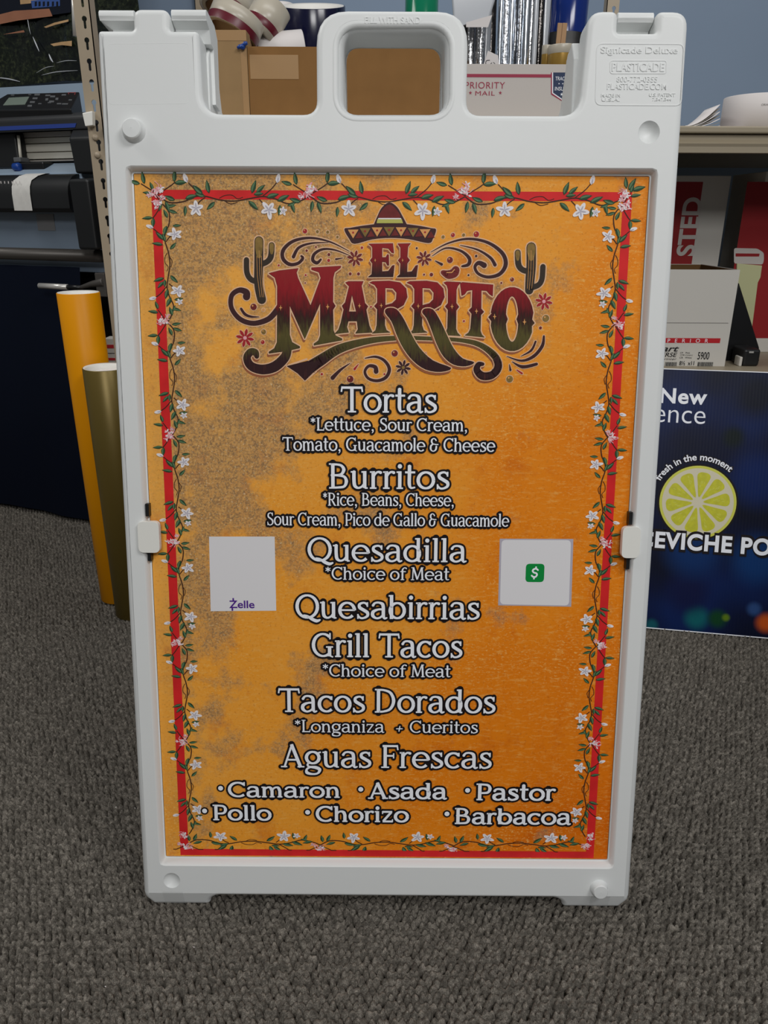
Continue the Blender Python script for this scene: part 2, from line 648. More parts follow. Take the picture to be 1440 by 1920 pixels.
def slab(mb, outer, holes, T, m, r=0.008, hole_prof=None, back=True):
    """plate with rounded front edges; holes given with their own edge profile (inset, depth) pairs"""
    prof = [(r * (1 - cos(rad(a))), r * (1 - sin(rad(a)))) for a in (0, 15, 30, 45, 60, 72, 82, 90)]  # (inset, depth): wall -> face
    loops_front = []

    def ring(loop, profile):
        n = len(loop)
        rs = []
        for ins, dep in profile:
            q = inset(loop, ins) if abs(ins) > 1e-9 else loop
            rs.append([(x, dep, z) for x, z in q])
        vs = [p for rr in rs for p in rr]
        fs = [(j * n + i, j * n + (i + 1) % n, (j + 1) * n + (i + 1) % n, (j + 1) * n + i) for j in range(len(rs) - 1) for i in range(n)]
        mb.add(vs, fs, m, True)
        return rs[-1], rs[0]

    bl = []
    fr, bk = ring(outer, [(0, T - r)] + prof)
    back_r, _ = ring(outer, [(0, T - r)] + [(i, T - d) for i, d in prof])
    loops_front.append(fr); bl.append(back_r)
    for h, hp in holes:
        fr, bk = ring(h, [(0, T)] + hp)
        loops_front.append(fr); bl.append(bk)
    for loops in ([loops_front, bl] if back else [loops_front]):
        flat = [p for l in loops for p in l]
        tr = tessellate_polygon([[Vector((x, z, 0)) for x, y, z in l] for l in loops])
        mb.add(flat, tr, m, True)


# ------------------------------------------------------------------ flat print helpers
class Print:
    def __init__(s, y0=0.0, dy=1.3e-4):
        s.mb = MB()
        s.y0, s.dy = y0, dy
        s.k = 0

    def Y(s, layer):
        s.k += 1          # every piece of ink a hair above the last, so that none share a plane
        return s.y0 - s.dy * (layer + 1) - (s.k % 16) * 3e-6

    def poly(s, pts, m, layer, holes=()):
        y = s.Y(layer)
        loops = [pts] + list(holes)
        flat = [p for l in loops for p in l]
        tr = tessellate_polygon([[Vector((p[0], p[1], 0)) for p in l] for l in loops])
        s.mb.add([(p[0], y, p[1]) for p in flat], tr, m)

    def disc(s, c, r, m, layer, n=14, rz=None):
        y = s.Y(layer)
        rz = rz or r
        s.mb.add([(c[0] + r * cos(2 * pi * k / n), y, c[1] + rz * sin(2 * pi * k / n)) for k in range(n)], [tuple(range(n))], m)

    def stroke(s, pts, w, m, layer, closed=False, round_=True, grow=0.0, nd=8):
        """w: full width, number or list"""
        y = s.Y(layer)
        n = len(pts)
        if not isinstance(w, (list, tuple)): w = [w] * n
        P = [Vector((p[0], p[1])) for p in pts]
        k = n if closed else n - 1
        for i in range(k):
            a, b = P[i], P[(i + 1) % n]
            d = b - a
            if d.length < 1e-7: continue
            d.normalize()
            nn = Vector((-d.y, d.x))
            ha, hb = w[i] / 2 + grow, w[(i + 1) % n] / 2 + grow
            y = s.Y(layer)
            q = [a + nn * ha, b + nn * hb, b - nn * hb, a - nn * ha]
            s.mb.add([(t.x, y, t.y) for t in q], [(0, 1, 2, 3)], m)
        for i in range(n):
            inner = 0 < i < n - 1 or closed
            if inner or round_:
                s.disc((P[i].x, P[i].y), w[i] / 2 + grow, m, layer, nd)

    def build(s, name, parent):
        return s.mb.build(name, parent, weld=False)


def smooth(pts, w=None, n=7, closed=False):
    """Catmull-Rom through pts, widths follow"""
    k = len(pts)
    if w is None: w = [0] * k
    if not isinstance(w, (list, tuple)): w = [w] * k
    op, ow = [], []
    segs = k if closed else k - 1
    for i in range(segs):
        g = (lambda j: j % k) if closed else (lambda j: max(0, min(k - 1, j)))
        p0, p1, p2, p3 = (pts[g(i + d)] for d in (-1, 0, 1, 2))
        for j in range(n):
            t = j / n
            f = [0.5 * (2 * p1[c] + (p2[c] - p0[c]) * t + (2 * p0[c] - 5 * p1[c] + 4 * p2[c] - p3[c]) * t * t + (3 * p1[c] - p0[c] - 3 * p2[c] + p3[c]) * t ** 3) for c in (0, 1)]
            op.append(tuple(f))
            ow.append(w[g(i)] * (1 - t) + w[g(i + 1)] * t)
    if not closed:
        op.append(tuple(pts[-1])); ow.append(w[-1])
    return op, ow


# ------------------------------------------------------------------ hand-drawn roman alphabet (stroke skeletons)
TH, TN, SF = 0.135, 0.082, 0.06


def gl():
    G = {}

    def L(x0, y0, x1, y1, w=TH): return ([(x0, y0), (x1, y1)], [w, w])

    def C(pts, w=None):
        w = w or [TN + (TH - TN) * 0.6] * len(pts)
        return smooth(pts, w, 6)

    def E(cx, cy, rx, ry, a0=0, a1=360):
        k = max(10, int(abs(a1 - a0) / 14))
        an = [rad(a0 + (a1 - a0) * i / k) for i in range(k + 1)]
        return ([(cx + rx * cos(a), cy + ry * sin(a)) for a in an], [TN + (TH - TN) * abs(cos(a)) for a in an])

    def Sr(x, y, h=0.12): return L(x - h, y, x + h, y, SF)

    B, T = 0.03, 0.97
    G['T'] = ([L(.42, 0, .42, 1), L(.03, .955, .81, .955, .09), L(.05, 1, .02, .79, SF), L(.79, 1, .82, .79, SF), Sr(.42, B, .16)], .84)
    bowl = lambda x, y0, y1, o=0.06: C([(.08, y1 - .045), (.32, y1 - .05), (x - .08, y1 - .1), (x, (y0 + y1) / 2), (x - .08, y0 + .08), (.32, y0 + .035), (.12, y0 + .035)], [TN, TN, TN * 1.2, TH, TN * 1.2, TN, TN])
    G['B'] = ([L(.15, 0, .15, 1), bowl(.55, .50, 1), bowl(.64, .01, .575), Sr(.1, B, .09), Sr(.1, T, .09)], .76)
    G['P'] = ([L(.15, 0, .15, 1), bowl(.60, .40, 1), Sr(.15, B, .14), Sr(.09, T, .09)], .68)
    G['R'] = ([L(.15, 0, .15, 1), bowl(.58, .44, 1), C([(.34, .46), (.48, .28), (.62, .06), (.72, .02)], [TN, TH, TH, SF]), Sr(.15, B, .14), Sr(.09, T, .09)], .76)
    G['D'] = ([L(.15, 0, .15, 1), C([(.08, .955), (.35, .95), (.62, .83), (.74, .5), (.62, .17), (.35, .05), (.08, .045)], [TN, TN, TH * .8, TH, TH * .8, TN, TN]), Sr(.1, B, .09), Sr(.1, T, .09)], .86)
    G['F'] = ([L(.15, 0, .15, 1), L(.05, .955, .62, .955, .09), L(.60, 1, .63, .78, SF), L(.15, .53, .48, .53, .08), L(.47, .64, .47, .42, .05), Sr(.15, B, .15)], .66)
    G['L'] = ([L(.15, 0, .15, 1), L(.05, .045, .58, .045, .09), L(.56, 0, .60, .22, SF), Sr(.15, T, .14)], .62)
    G['Q'] = ([E(.45, .5, .39, .465), C([(.30, .14), (.45, .10), (.62, -.02), (.80, -.10), (.94, -.05)], [SF, TN, TH, TH, SF])], .90)
    G['C'] = ([E(.46, .5, .39, .46, 48, 312), L(.74, .74, .74, 1.0, SF)], .80)
    G['G'] = ([E(.46, .5, .39, .46, 48, 318), L(.74, .74, .74, 1.0, SF), L(.72, .03, .72, .42), Sr(.72, .42, .14), L(.72, .06, .86, .0, SF)], .90)
    G['A'] = ([L(.12, 0, .42, 1, TN), L(.40, 1, .74, 0, TH), L(.22, .33, .64, .33, .075), Sr(.11, B, .12), Sr(.75, B, .13)], .86)
    G['M'] = ([L(.13, 0, .17, 1, TN), L(.17, 1, .47, .06, TH), L(.47, .06, .77, 1, TN), L(.79, 1, .84, 0, TH), Sr(.13, B, .12), Sr(.84, B, .13), Sr(.12, T, .08), Sr(.83, T, .08)], .98)
    G['S'] = ([C([(.52, .78), (.44, .92), (.30, .95), (.14, .86), (.14, .66), (.32, .53), (.50, .39), (.52, .17), (.36, .045), (.18, .05), (.07, .22)], [SF, TN, TN, TH * .8, TH, TH, TH, TH * .8, TN, TN, SF]), L(.52, .72, .52, .98, SF), L(.07, .02, .07, .28, SF)], .62)
    x = .70
    G['a'] = ([C([(.09, .55), (.17, .66), (.32, .68), (.46, .61), (.49, .44)], [.11, TN, TN, TH, TH]), L(.49, .46, .49, .06), C([(.49, .12), (.54, .02), (.63, .05)], [TH, TN, SF]),
               C([(.49, .40), (.28, .39), (.10, .29), (.09, .13), (.22, .03), (.37, .06), (.49, .18)], [TN, TN, TH, TH, TN, TN, TN])], .64)
    G['b'] = ([L(.13, 0, .13, 1), E(.35, .35, .27, .315), L(.02, .965, .13, .965, SF)], .70)
    G['c'] = ([E(.34, .35, .28, .315, 45, 315), L(.54, .52, .54, .68, SF)], .60)
    G['d'] = ([L(.56, .03, .56, 1), E(.34, .35, .27, .315), L(.44, .965, .56, .965, SF), L(.56, .03, .67, .03, SF)], .72)
    G['e'] = ([E(.34, .35, .28, .315, 0, 318), L(.07, .36, .63, .36, .07)], .66)
    G['f'] = ([C([(.46, .90), (.37, .96), (.25, .92), (.18, .78), (.18, .6)], [.11, TN, TN, TH, TH]), L(.18, .62, .18, 0), L(.03, .66, .42, .66, .075), Sr(.18, B, .13)], .42)
    G['g'] = ([E(.31, .43, .24, .25), L(.47, .62, .62, .67, .07), C([(.18, .22), (.11, .12), (.18, .03), (.42, .0), (.57, -.09), (.50, -.25), (.30, -.29), (.09, -.23), (.08, -.08), (.2, .01)], [TN, TN, TN, TH, TH, TN, TN, TH, TN, TN])], .64)
    arch = lambda a, b: [C([(a, .44), (a + .09, .61), (a + .22, .67), (b - .05, .60), (b, .42)], [TN, TN, TN, TH, TH]), L(b, .44, b, 0)]
    flag = lambda xx, t: L(xx - .12, t - .035, xx, t - .035, SF)
    G['h'] = ([L(.13, 0, .13, 1), *arch(.13, .52), flag(.13, 1), Sr(.13, B, .12), Sr(.52, B, .12)], .67)
    G['n'] = ([L(.13, 0, .13, x), *arch(.13, .52), flag(.13, x), Sr(.13, B, .12), Sr(.52, B, .12)], .67)
    G['m'] = ([L(.13, 0, .13, x), *arch(.13, .48), *arch(.48, .83), flag(.13, x), Sr(.13, B, .11), Sr(.48, B, .11), Sr(.83, B, .11)], .98)
    G['i'] = ([L(.14, 0, .14, x), flag(.14, x), Sr(.14, B, .12), ([(.14, .89), (.14, .9)], [.17, .17], 'dot')], .29)
    G['l'] = ([L(.14, 0, .14, 1), flag(.14, 1), Sr(.14, B, .12)], .29)
    G['o'] = ([E(.34, .35, .28, .315)], .68)
    G['r'] = ([L(.13, 0, .13, x), C([(.13, .44), (.21, .60), (.31, .67), (.41, .64)], [TN, TN, TN, .12]), flag(.13, x), Sr(.13, B, .12)], .45)
    G['s'] = ([C([(.42, .55), (.35, .65), (.24, .665), (.12, .60), (.13, .47), (.27, .37), (.42, .26), (.42, .12), (.28, .035), (.15, .04), (.06, .15)], [SF, TN, TN, TH * .8, TH, TH, TH, TH * .8, TN, TN, SF]), L(.42, .50, .42, .69, SF), L(.06, .0, .06, .2, SF)], .51)
    G['t'] = ([C([(.17, .93), (.17, .6), (.17, .2), (.23, .05), (.38, .07)], [TH, TH, TH, TN, SF]), L(.01, .66, .38, .66, .08)], .40)
    G['u'] = ([C([(.13, .7), (.13, .35), (.16, .12), (.28, .035), (.42, .09), (.52, .24)], [TH, TH, TH, TN, TN, TN]), L(.52, x, .52, .03), flag(.13, x), flag(.52, x), L(.52, .03, .63, .03, SF)], .67)
    G['z'] = ([L(.05, .66, .5, .66, .085), L(.46, .64, .09, .06, .10), L(.06, .04, .52, .04, .085), L(.055, .7, .055, .52, .05), L(.515, 0, .515, .18, .05)], .56)
    G['*'] = ([L(.2 + .2 * cos(rad(a)), .80 + .2 * sin(rad(a)), .2 - .2 * cos(rad(a)), .80 - .2 * sin(rad(a)), .075) for a in (30, 90, 150)], .42)
    G['+'] = ([L(.12, .33, .56, .33, .08), L(.31, .10, .38, .56, .08)], .68)
    G[','] = ([([(.13, .06), (.14, .065)], [.15, .15], 'dot'), C([(.16, .08), (.17, -.05), (.08, -.17)], [.09, .08, .04])], .30)
    G['&'] = ([C([(.52, .80), (.42, .93), (.28, .95), (.17, .85), (.17, .68), (.28, .56), (.44, .54)], [.1, TN, TN, TH, TH, TN, TN]), C([(.30, .55), (.12, .44), (.09, .2), (.2, .05), (.36, .04), (.50, .16), (.54, .40)], [TN, TH, TH, TN, TN, TH, TH]), L(.40, .52, .70, .52, .08)], .74)
    G[' '] = ([], .30)
    return G


GLYPH = gl()


def text_strokes(txt, track=0.03):
    x, out = 0.0, []
    for ch in txt:
        st, adv = GLYPH[ch]
        for s_ in st:
            out.append(([(p[0] + x, p[1]) for p in s_[0]], s_[1], len(s_) > 2))
        x += adv + track
    lo = min(p[0] - w * 0.4 for s_ in out for p, w in zip(s_[0], s_[1]))
    hi = max(p[0] + w * 0.4 for s_ in out for p, w in zip(s_[0], s_[1]))
    return out, lo, hi


def roman(pr, txt, x0, x1, z, cap, weight=1.0, outline=0.004, mf='p_white', mo='p_black', layer=0):
    st, lo, hi = text_strokes(txt)
    sx = (x1 - x0) / (hi - lo)
    for pts, ws, dot in st:
        q = [(x0 + (p[0] - lo) * sx, z + p[1] * cap) for p in pts]
        w = [a * cap * weight * (1.0 if dot else min(1.0, 0.45 + 0.55 * sx / cap)) for a in ws]
        pr.stroke(q, w, M[mo], layer, round_=True, grow=outline, nd=10)
        pr.stroke(q, w, M[mf], layer + 1, round_=dot, nd=10)


# built-in sans lettering as mesh
def text_polys(body, offset=0.0, extrude=0.0, spacing=1.0, shear=0.0):
    c = bpy.data.curves.new('lettering', 'FONT')
    c.body = body
    c.size = 1.0
    c.offset = offset
    c.extrude = extrude
    c.space_character = spacing
    c.shear = shear
    c.resolution_u = 7
    o = bpy.data.objects.new('lettering', c)
    me = bpy.data.meshes.new_from_object(o)
    vs = [tuple(v.co) for v in me.vertices]
    fs = [tuple(p.vertices) for p in me.polygons]
    bpy.data.objects.remove(o)
    bpy.data.curves.remove(c)
    bpy.data.meshes.remove(me)
    return vs, fs


def sans(mb, body, x0, x1, z0, z1, y, m, offset=0.0, extrude=0.0, spacing=1.0, rot=0.0, shear=0.0, warp=None):
    """fit a line of sans lettering into the box x0..x1, z0..z1 at depth y (ink box); rot in degrees about the centre"""
    vs, fs = text_polys(body, offset, extrude, spacing, shear)
    ax0, ax1 = min(v[0] for v in vs), max(v[0] for v in vs)
    ay0, ay1 = min(v[1] for v in vs), max(v[1] for v in vs)
    W_, H_ = x1 - x0, z1 - z0
    out = []
    cx, cz = (x0 + x1) / 2, (z0 + z1) / 2
    for v in vs:
        a = (v[0] - ax0) / (ax1 - ax0)
        b = (v[1] - ay0) / (ay1 - ay0)
        if abs(rot) > 45:
            px, pz = cx + (0.5 - b) * W_ * (1 if rot > 0 else -1), cz + (a - 0.5) * H_ * (1 if rot > 0 else -1)
        else:
            px, pz = x0 + a * W_, z0 + b * H_
        if warp: px, pz = warp(a, b)
        out.append((px, y - v[2], pz))
    mb.add(out, fs, m)


# ================================================================== SETTING
fl = MB()
M['carpet'] = carpet_mat()


def build_floor():
    """carpet with a real loop-pile relief near the viewer, flat further out"""
    import numpy as np
    x0, x1, y0, y1 = -1.42, 1.12, 0.58, 2.62
    st = 0.0035
    nx = int((x1 - x0) / 0.0024) + 1
    ys = [y0]
    while ys[-1] < y1: ys.append(ys[-1] + 0.0019 + 0.0008 * (ys[-1] - y0))
    ys[-1] = y1
    ny = len(ys)
    X, Y = np.meshgrid(np.linspace(x0, x1, nx), np.array(ys))
    rs = np.random.RandomState(3)
    H_ = np.zeros_like(X)
    pitch_x, pitch_y = 0.0094, 0.0104
    # one loop per cell, jittered, alternate rows shifted; the height is the nearest loop's dome
    gx = X / pitch_x + 0.6 * np.sin(Y * 21.0 + 0.5) * 0.35
    best = np.full(X.shape, -1.0)
    J = rs.rand(700, 700, 4)
    for di in (-1, 0, 1):
        for dj in (-1, 0, 1):
            jj = np.floor(Y / pitch_y).astype(int) + dj
            sh = (jj % 2) * 0.5
            ii = np.floor(gx - sh).astype(int) + di
            a = ii % 700
            b = jj % 700
            jt = J[a, b]
            cx = ii + sh + 0.5 + (jt[..., 0] - 0.5) * 0.30
            cy = jj + 0.5 + (jt[..., 1] - 0.5) * 0.30
            dx = (gx - cx) * (0.85 + 0.4 * jt[..., 2])
            dy = (Y / pitch_y - cy)
            d2 = dx * dx + dy * dy
            h = (0.78 + 0.34 * jt[..., 3]) * np.clip(1 - (d2 / 0.26) ** 1.5, -1.6, 1)
            best = np.maximum(best, h)
    H_ = best * 0.0100 + (rs.rand(*X.shape) - 0.5) * 0.0034
    edge = np.minimum(np.minimum(X - x0, x1 - X), np.minimum(Y - y0, y1 - Y))
    H_ = H_ * np.clip(edge / 0.02, 0, 1) - 0.0082
    co = np.stack([X, Y, H_], -1).reshape(-1, 3).astype(np.float32)
    idx = np.arange(nx * ny).reshape(ny, nx)
    q = np.stack([idx[:-1, :-1], idx[:-1, 1:], idx[1:, 1:], idx[1:, :-1]], -1).reshape(-1, 4)
    # flat surround
    base = len(co)
    X0, X1, Y0, Y1 = -4.5, 4.5, -3.5, 3.3
    extra = np.array([(X0, Y0), (x0, Y0), (x1, Y0), (X1, Y0), (X0, y0), (x0, y0), (x1, y0), (X1, y0), (X0, y1), (x0, y1), (x1, y1), (X1, y1), (X0, Y1), (x0, Y1), (x1, Y1), (X1, Y1)], dtype=np.float32)
    co = np.concatenate([co, np.concatenate([extra, np.full((16, 1), -0.0082, np.float32)], 1)])
    ex = [[base + r * 4 + c, base + r * 4 + c + 1, base + (r + 1) * 4 + c + 1, base + (r + 1) * 4 + c] for r in range(3) for c in range(3) if not (r == 1 and c == 1)]
    q = np.concatenate([q, np.array(ex)])
    me = bpy.data.meshes.new('floor')
    me.vertices.add(len(co))
    me.vertices.foreach_set('co', co.ravel())
    me.loops.add(q.size)
    me.loops.foreach_set('vertex_index', q.ravel().astype(np.int32))
    me.polygons.add(len(q))
    me.polygons.foreach_set('loop_start', np.arange(0, q.size, 4, dtype=np.int32))
    me.polygons.foreach_set('use_smooth', np.ones(len(q), dtype=bool))
    me.materials.append(M['carpet'])
    me.update()
    me.validate()
    o = bpy.data.objects.new('floor', me)
    COL.objects.link(o)
    tag(o, kind='structure')


build_floor()
WY = 3.05
wb = MB().box(-4.5, 4.5, WY, WY + 0.1, -0.0082, 2.9, M['wall']).build('wall_back')
tag(wb, kind='structure')
hw = MB().box(1.08, 1.20, -0.2, 1.62, -0.0082, 0.92, M['wall']).build('added_shade_wall')  # half wall added out of view at right, to shade the floor there
tag(hw, kind='structure')

# ================================================================== SANDWICH-BOARD SIGN
r1 = Vector((0.99999686, -0.00250638, 0))
r2 = Vector((0.00047905, 0.19113251, 0.98156413))
T0 = CAM + Vector((0.00598642, 0.81845818, -0.82505170))     # bottom centre of the menu poster
ey = r2.cross(r1)
ZB = 0.0735
RD = 0.012
SF_ = Frame(T0 - ey * RD - r2 * ZB, r1, r2)          # front face of the white frame, z up the board from its feet
LEAN = rad(11.02)
sign = empty('sandwich_board_sign', SF_.m, 'white moulded plastic folding sidewalk sign holding the orange menu poster', 'sign')
fp = lambda u, v, y=0.0: SF_.hit(u, v, y)
TK = 0.045


def px(*pts): return [fp(*p) for p in pts]


HX = 0.334


def outline(kind):
    """board outline from the foot bottom left, anticlockwise seen from the front"""
    c = lambda u, v: fp(u, v)
    L_, R_ = -HX, HX
    zt = c(280, 55)[1]
    ztip = c(280, 14)[1]
    zn = c(720, 213)[1]
    zh = c(720, 17)[1]
    lx = c(377, 120)[0]
    rx = c(1091, 120)[0]
    hx0, hx1 = c(593, 120)[0], c(877, 120)[0]
    f1, f2 = c(393, 1695)[0], c(1055, 1700)[0]
    zb = c(720, 1685)[1]
    if kind == 'front':
        t0, t1 = c(248, 30)[0], c(315, 30)[0]
        s0, s1 = c(1160, 30)[0], c(1232, 30)[0]
    if kind == 'back': lx, rx, hx0, hx1 = -rx, -lx, -hx1, -hx0
    P = []
    def a(x, z, r=0.0): P.append((x, z, r))
    a(L_, 0.016, 0.004); a(L_ + 0.010, 0, 0.004); a(f1 - 0.002, 0, 0.006); a(f1, zb - 0.008, 0.006); a(f1 + 0.010, zb, 0.008)
    a(f2 - 0.010, zb, 0.008); a(f2, zb - 0.008, 0.006); a(f2 + 0.002, 0, 0.006); a(R_ - 0.010, 0, 0.004); a(R_, 0.016, 0.004)
    if kind == 'front':
        a(R_, ztip, 0.018); a(s1, ztip, 0.008); a(s1 + 0.001, zt, 0.003); a(s0, zt, 0.003); a(s0, ztip, 0.008); a(rx + 0.006, ztip, 0.016)
        a(rx, zn, 0.022)
    else:
        a(R_, zt, 0.006); a(rx + 0.006, zt, 0.01); a(rx, zn, 0.022)
    a(hx1, zn, 0.016); a(hx1, zh, 0.036); a(hx0, zh, 0.036); a(hx0, zn, 0.016)
    a(lx, zn, 0.022)
    if kind == 'front':
        a(lx - 0.002, zt, 0.006); a(t1, zt, 0.004); a(t1 + 0.001, ztip, 0.010); a(t0, ztip, 0.010); a(t0, zt, 0.004); a(L_, zt, 0.005)
    else:
        a(lx - 0.002, zt, 0.01); a(L_, zt, 0.006)
    return rounded([(p[0], p[1]) for p in P], [p[2] for p in P], 6)


def board(name, kind):
    mb = MB()
    out = outline(kind)
    # grip hole: a wide soft lip towards the viewer
    g = [fp(643, 87), fp(834, 87), fp(834, 207), fp(643, 207)]
    if kind == 'back': g = [(-g[1][0], g[1][1]), (-g[0][0], g[0][1]), (-g[3][0], g[3][1]), (-g[2][0], g[2][1])]
    zt_ = fp(720, 58)[1]
    grip = rounded([(g[0][0], zt_), (g[1][0], zt_), (g[2][0], g[2][1] - 0.001), (g[3][0], g[3][1] - 0.001)], 0.017, 6)
    hp_grip = [(0, 0.016), (-0.0012, 0.009), (-0.004, 0.004), (-0.008, 0.001), (-0.011, 0.0)]
    win = [(-0.305, ZB), (0.305, ZB), (0.305, ZB + 0.8878), (-0.305, ZB + 0.8878)]
    win = [(x * 0.9975, z) for x, z in win]
    hp_win = [(0, RD), (-0.0016, RD - 0.0005), (-0.0042, 0.0012), (-0.0058, 0.0)]
    win = rounded(win, 0.002, 2)
    slab(mb, out, [(grip, hp_grip), (win, hp_win)], TK, M['plastic'], 0.0075)
    v2 = []
    for x, y, z in mb.v:          # slope the foot soles so that they sit flat on the floor
        if z < 0.02:
            z = z + max(0, y) * math.tan(LEAN) * (1 - z / 0.02)
        v2.append((x, y, z))
    mb.v = v2
    o = mb.build(name, sign, weld=True)
    bm = bmesh.new()
    bm.from_mesh(o.data)
    ZC = 0.0265
    bmesh.ops.bisect_plane(bm, geom=bm.verts[:] + bm.edges[:] + bm.faces[:], plane_co=(0, 0, ZC), plane_no=(0, 0, 1))
    for v in bm.verts:
        if v.co.z < ZC and v.co.y < TK * 0.4:
            v.co.y += (ZC - v.co.z) * 0.42
    bmesh.ops.triangulate(bm, faces=[f for f in bm.faces if len(f.verts) > 4])
    bm.to_mesh(o.data)
    bm.free()
    shade_angle(o, 50, True)
    return o


front = board('front_panel', 'front')
bk = board('back_panel', 'back')
me = bk.data
for v in me.vertices:
    v.co.y = -v.co.y
    v.co.x = -v.co.x
hz = fp(720, 45)[1]
# the back panel swings out behind the front one about the hinge at the top
bk.matrix_local = Matrix.Translation((0, TK + 0.001, hz)) @ Matrix.Rotation(2 * LEAN, 4, 'X') @ Matrix.Translation((0, TK, -hz))
me.flip_normals()


def knuckle(u0, u1, vt, vl, vb, flare=0.0):
    """rounded hinge lip of the back panel showing over the front one"""
    x0, x1 = fp(u0, 40)[0], fp(u1, 40)[0]
    zt, zl, zb = fp(720, vt)[1], fp(720, vl)[1], fp(720, vb)[1] - 0.004
    r = (zt - zl) / 2
    prof = [(0.032, zb), (0.026, zl - 0.004), (0.012, zl)] + [(0.009 + r - r * cos(rad(a)) * 1.0, zl + r + r * sin(rad(a))) for a in (-60, -20, 20, 55, 90)] + [(0.055, zt), (0.07, zt - 0.010), (0.074, zb - 0.06), (0.050, zb - 0.06), (0.0465, zb)]
    mb = MB().xprism(prof, x0, x1, M['plastic'])
    # taper of the neck on the outer side
    o = mb.build('hinge_knuckle', sign, bevel=0.006, bseg=4)
    if flare:
        for v in o.data.vertices:
            if abs(v.co.x - x0) < 1e-6 and v.co.z < zl - 0.001:
                v.co.x += flare
    shade_angle(o, 60)
    return o


knuckle(180, 246, 11, 32, 55, 0.010)
knuckle(317, 383, 9, 31, 55)
knuckle(1163, 1231, 11, 31, 55)

# soft raised bead round the grip hole
gb = rounded(px((643, 60), (834, 60), (834, 207), (643, 207)), 0.018, 7)
gb = inset(gb, -0.0098)
MB().tube([(x, 0.0046, z) for x, z in gb], 0.0050, M['plastic'], 16, True).build('grip_bead', sign)
# webs that join the two panels at the inner edges of the ears
for ue, s_ in ((377, -1), (1091, 1)):
    xe_ = fp(ue, 120)[0]
    zt_, zb_w = fp(720, 30)[1], fp(720, 208)[1]
    g_ = (hz - zb_w) * math.tan(2 * LEAN) * (1 if s_ < 0 else 0.15)
    MB().xprism([(0.036, zt_ - 0.030), (0.052, zt_ - 0.006), (0.080, zt_ - 0.016), (0.090 + g_ * 0.9, zb_w - 0.004), (0.080 + g_ * 0.8, zb_w - 0.020), (0.036, zb_w - 0.020)], xe_ - s_ * 0.0012, xe_ + s_ * 0.012, M['plastic']).build('hinge_web', sign, bevel=0.002)


def frame_line(pr_pts, r, closed=True, name='moulded_outline'):
    q = [(x, 0.0004, z) for x, z in pr_pts]
    MB().tube(q, r, M['plastic'], 6, closed).build(name, sign)


frame_line(rounded(px((200, 82), (355, 81), (355, 194), (203, 196)), 0.006, 4), 0.0005)
frame_line(rounded(px((1119, 82), (1283, 83), (1277, 198), (1116, 197)), 0.007, 4), 0.0009)
frame_line(rounded(px((1144, 114), (1250, 114), (1249, 138), (1144, 138)), 0.003, 4), 0.0009)


def emboss(body, u0, u1, v0, v1, off=0.006, name='embossed_lettering', h=0.0006):
    a, b = fp(u0, v1), fp(u1, v0)
    mb = MB()
    sans(mb, body, a[0], b[0], a[1], b[1], -h * 0.5 + 0.0002, M['plastic'], off, h / 1.0, 1.0)
    return mb.build(name, sign, weld=False)


emboss('Signicade Deluxe', 1126, 1271, 88, 104, 0.012)
emboss('PLASTICADE', 1147, 1246, 118, 134, 0.02)
emboss('800-772-0355', 1156, 1233, 144, 154)
emboss('PLASTICADE.COM', 1138, 1250, 157, 168)
emboss('MADE IN', 1127, 1163, 176, 182)
emboss('U.S.A.', 1128, 1162, 184, 190)
emboss('U.S. PATENT', 1217, 1266, 175, 181)
emboss('7,347,344', 1223, 1259, 184, 190)
emboss('FILL WITH SAND', 684, 788, 32, 44, 0.01)


def knob(u, v, r=0.0115, h=0.010):
    x, z = fp(u, v)
    prof = [(r * 1.25, 0.001), (r * 1.12, -0.0016), (r * 1.02, -h * 0.5), (r * 0.96, -h + 0.0012), (r * 0.86, -h), (0.0002, -h - 0.0004)]
    mb = MB().lathe(prof, M['plastic'], 32, (0, 1, 0), (x, 0, z))
    o = mb.build('locking_stud', sign)
    shade_angle(o, 28)


knob(251, 245)
knob(1123, 1665, 0.0105)


def socket(u, v, r, d):
    """cut a round bowl into the front face by adding it as a shaped disc set into the panel"""
    x, z = fp(u, v)
    bpy.context.view_layer.update()
    cut = bpy.data.meshes.new('socket_cutter')
    bm = bmesh.new()
    bmesh.ops.create_uvsphere(bm, u_segments=40, v_segments=20, radius=1.0)
    R = (r * r + d * d) / (2 * d)
    for vv in bm.verts:
        vv.co = Vector((vv.co.x * R + x, vv.co.y * R - (R - d), vv.co.z * R + z))
    bm.to_mesh(cut)
    bm.free()
    return cut


def cut_sockets(target, cutters):
    """boolean the bowls into the panel once and keep the result"""
    obs = []
    for c in cutters:
        o = bpy.data.objects.new('socket_cutter', c)
        COL.objects.link(o)
        o.matrix_world = SF_.m
        md = target.modifiers.new('socket', 'BOOLEAN')
        md.object = o
        md.operation = 'DIFFERENCE'
        md.solver = 'EXACT'
        obs.append(o)
    bpy.context.view_layer.update()
    dg = bpy.context.evaluated_depsgraph_get()
    me2 = bpy.data.meshes.new_from_object(target.evaluated_get(dg))
    target.modifiers.clear()
    target.data = me2
    for o in obs:
        bpy.data.objects.remove(o)


cut_sockets(front, [socket(1217, 248, 0.0125, 0.008), socket(322, 1651, 0.0115, 0.006)])
shade_angle(front, 50, True)
while len(front.data.materials) > 1: front.data.materials.pop()
for p in front.data.polygons: p.material_index = 0

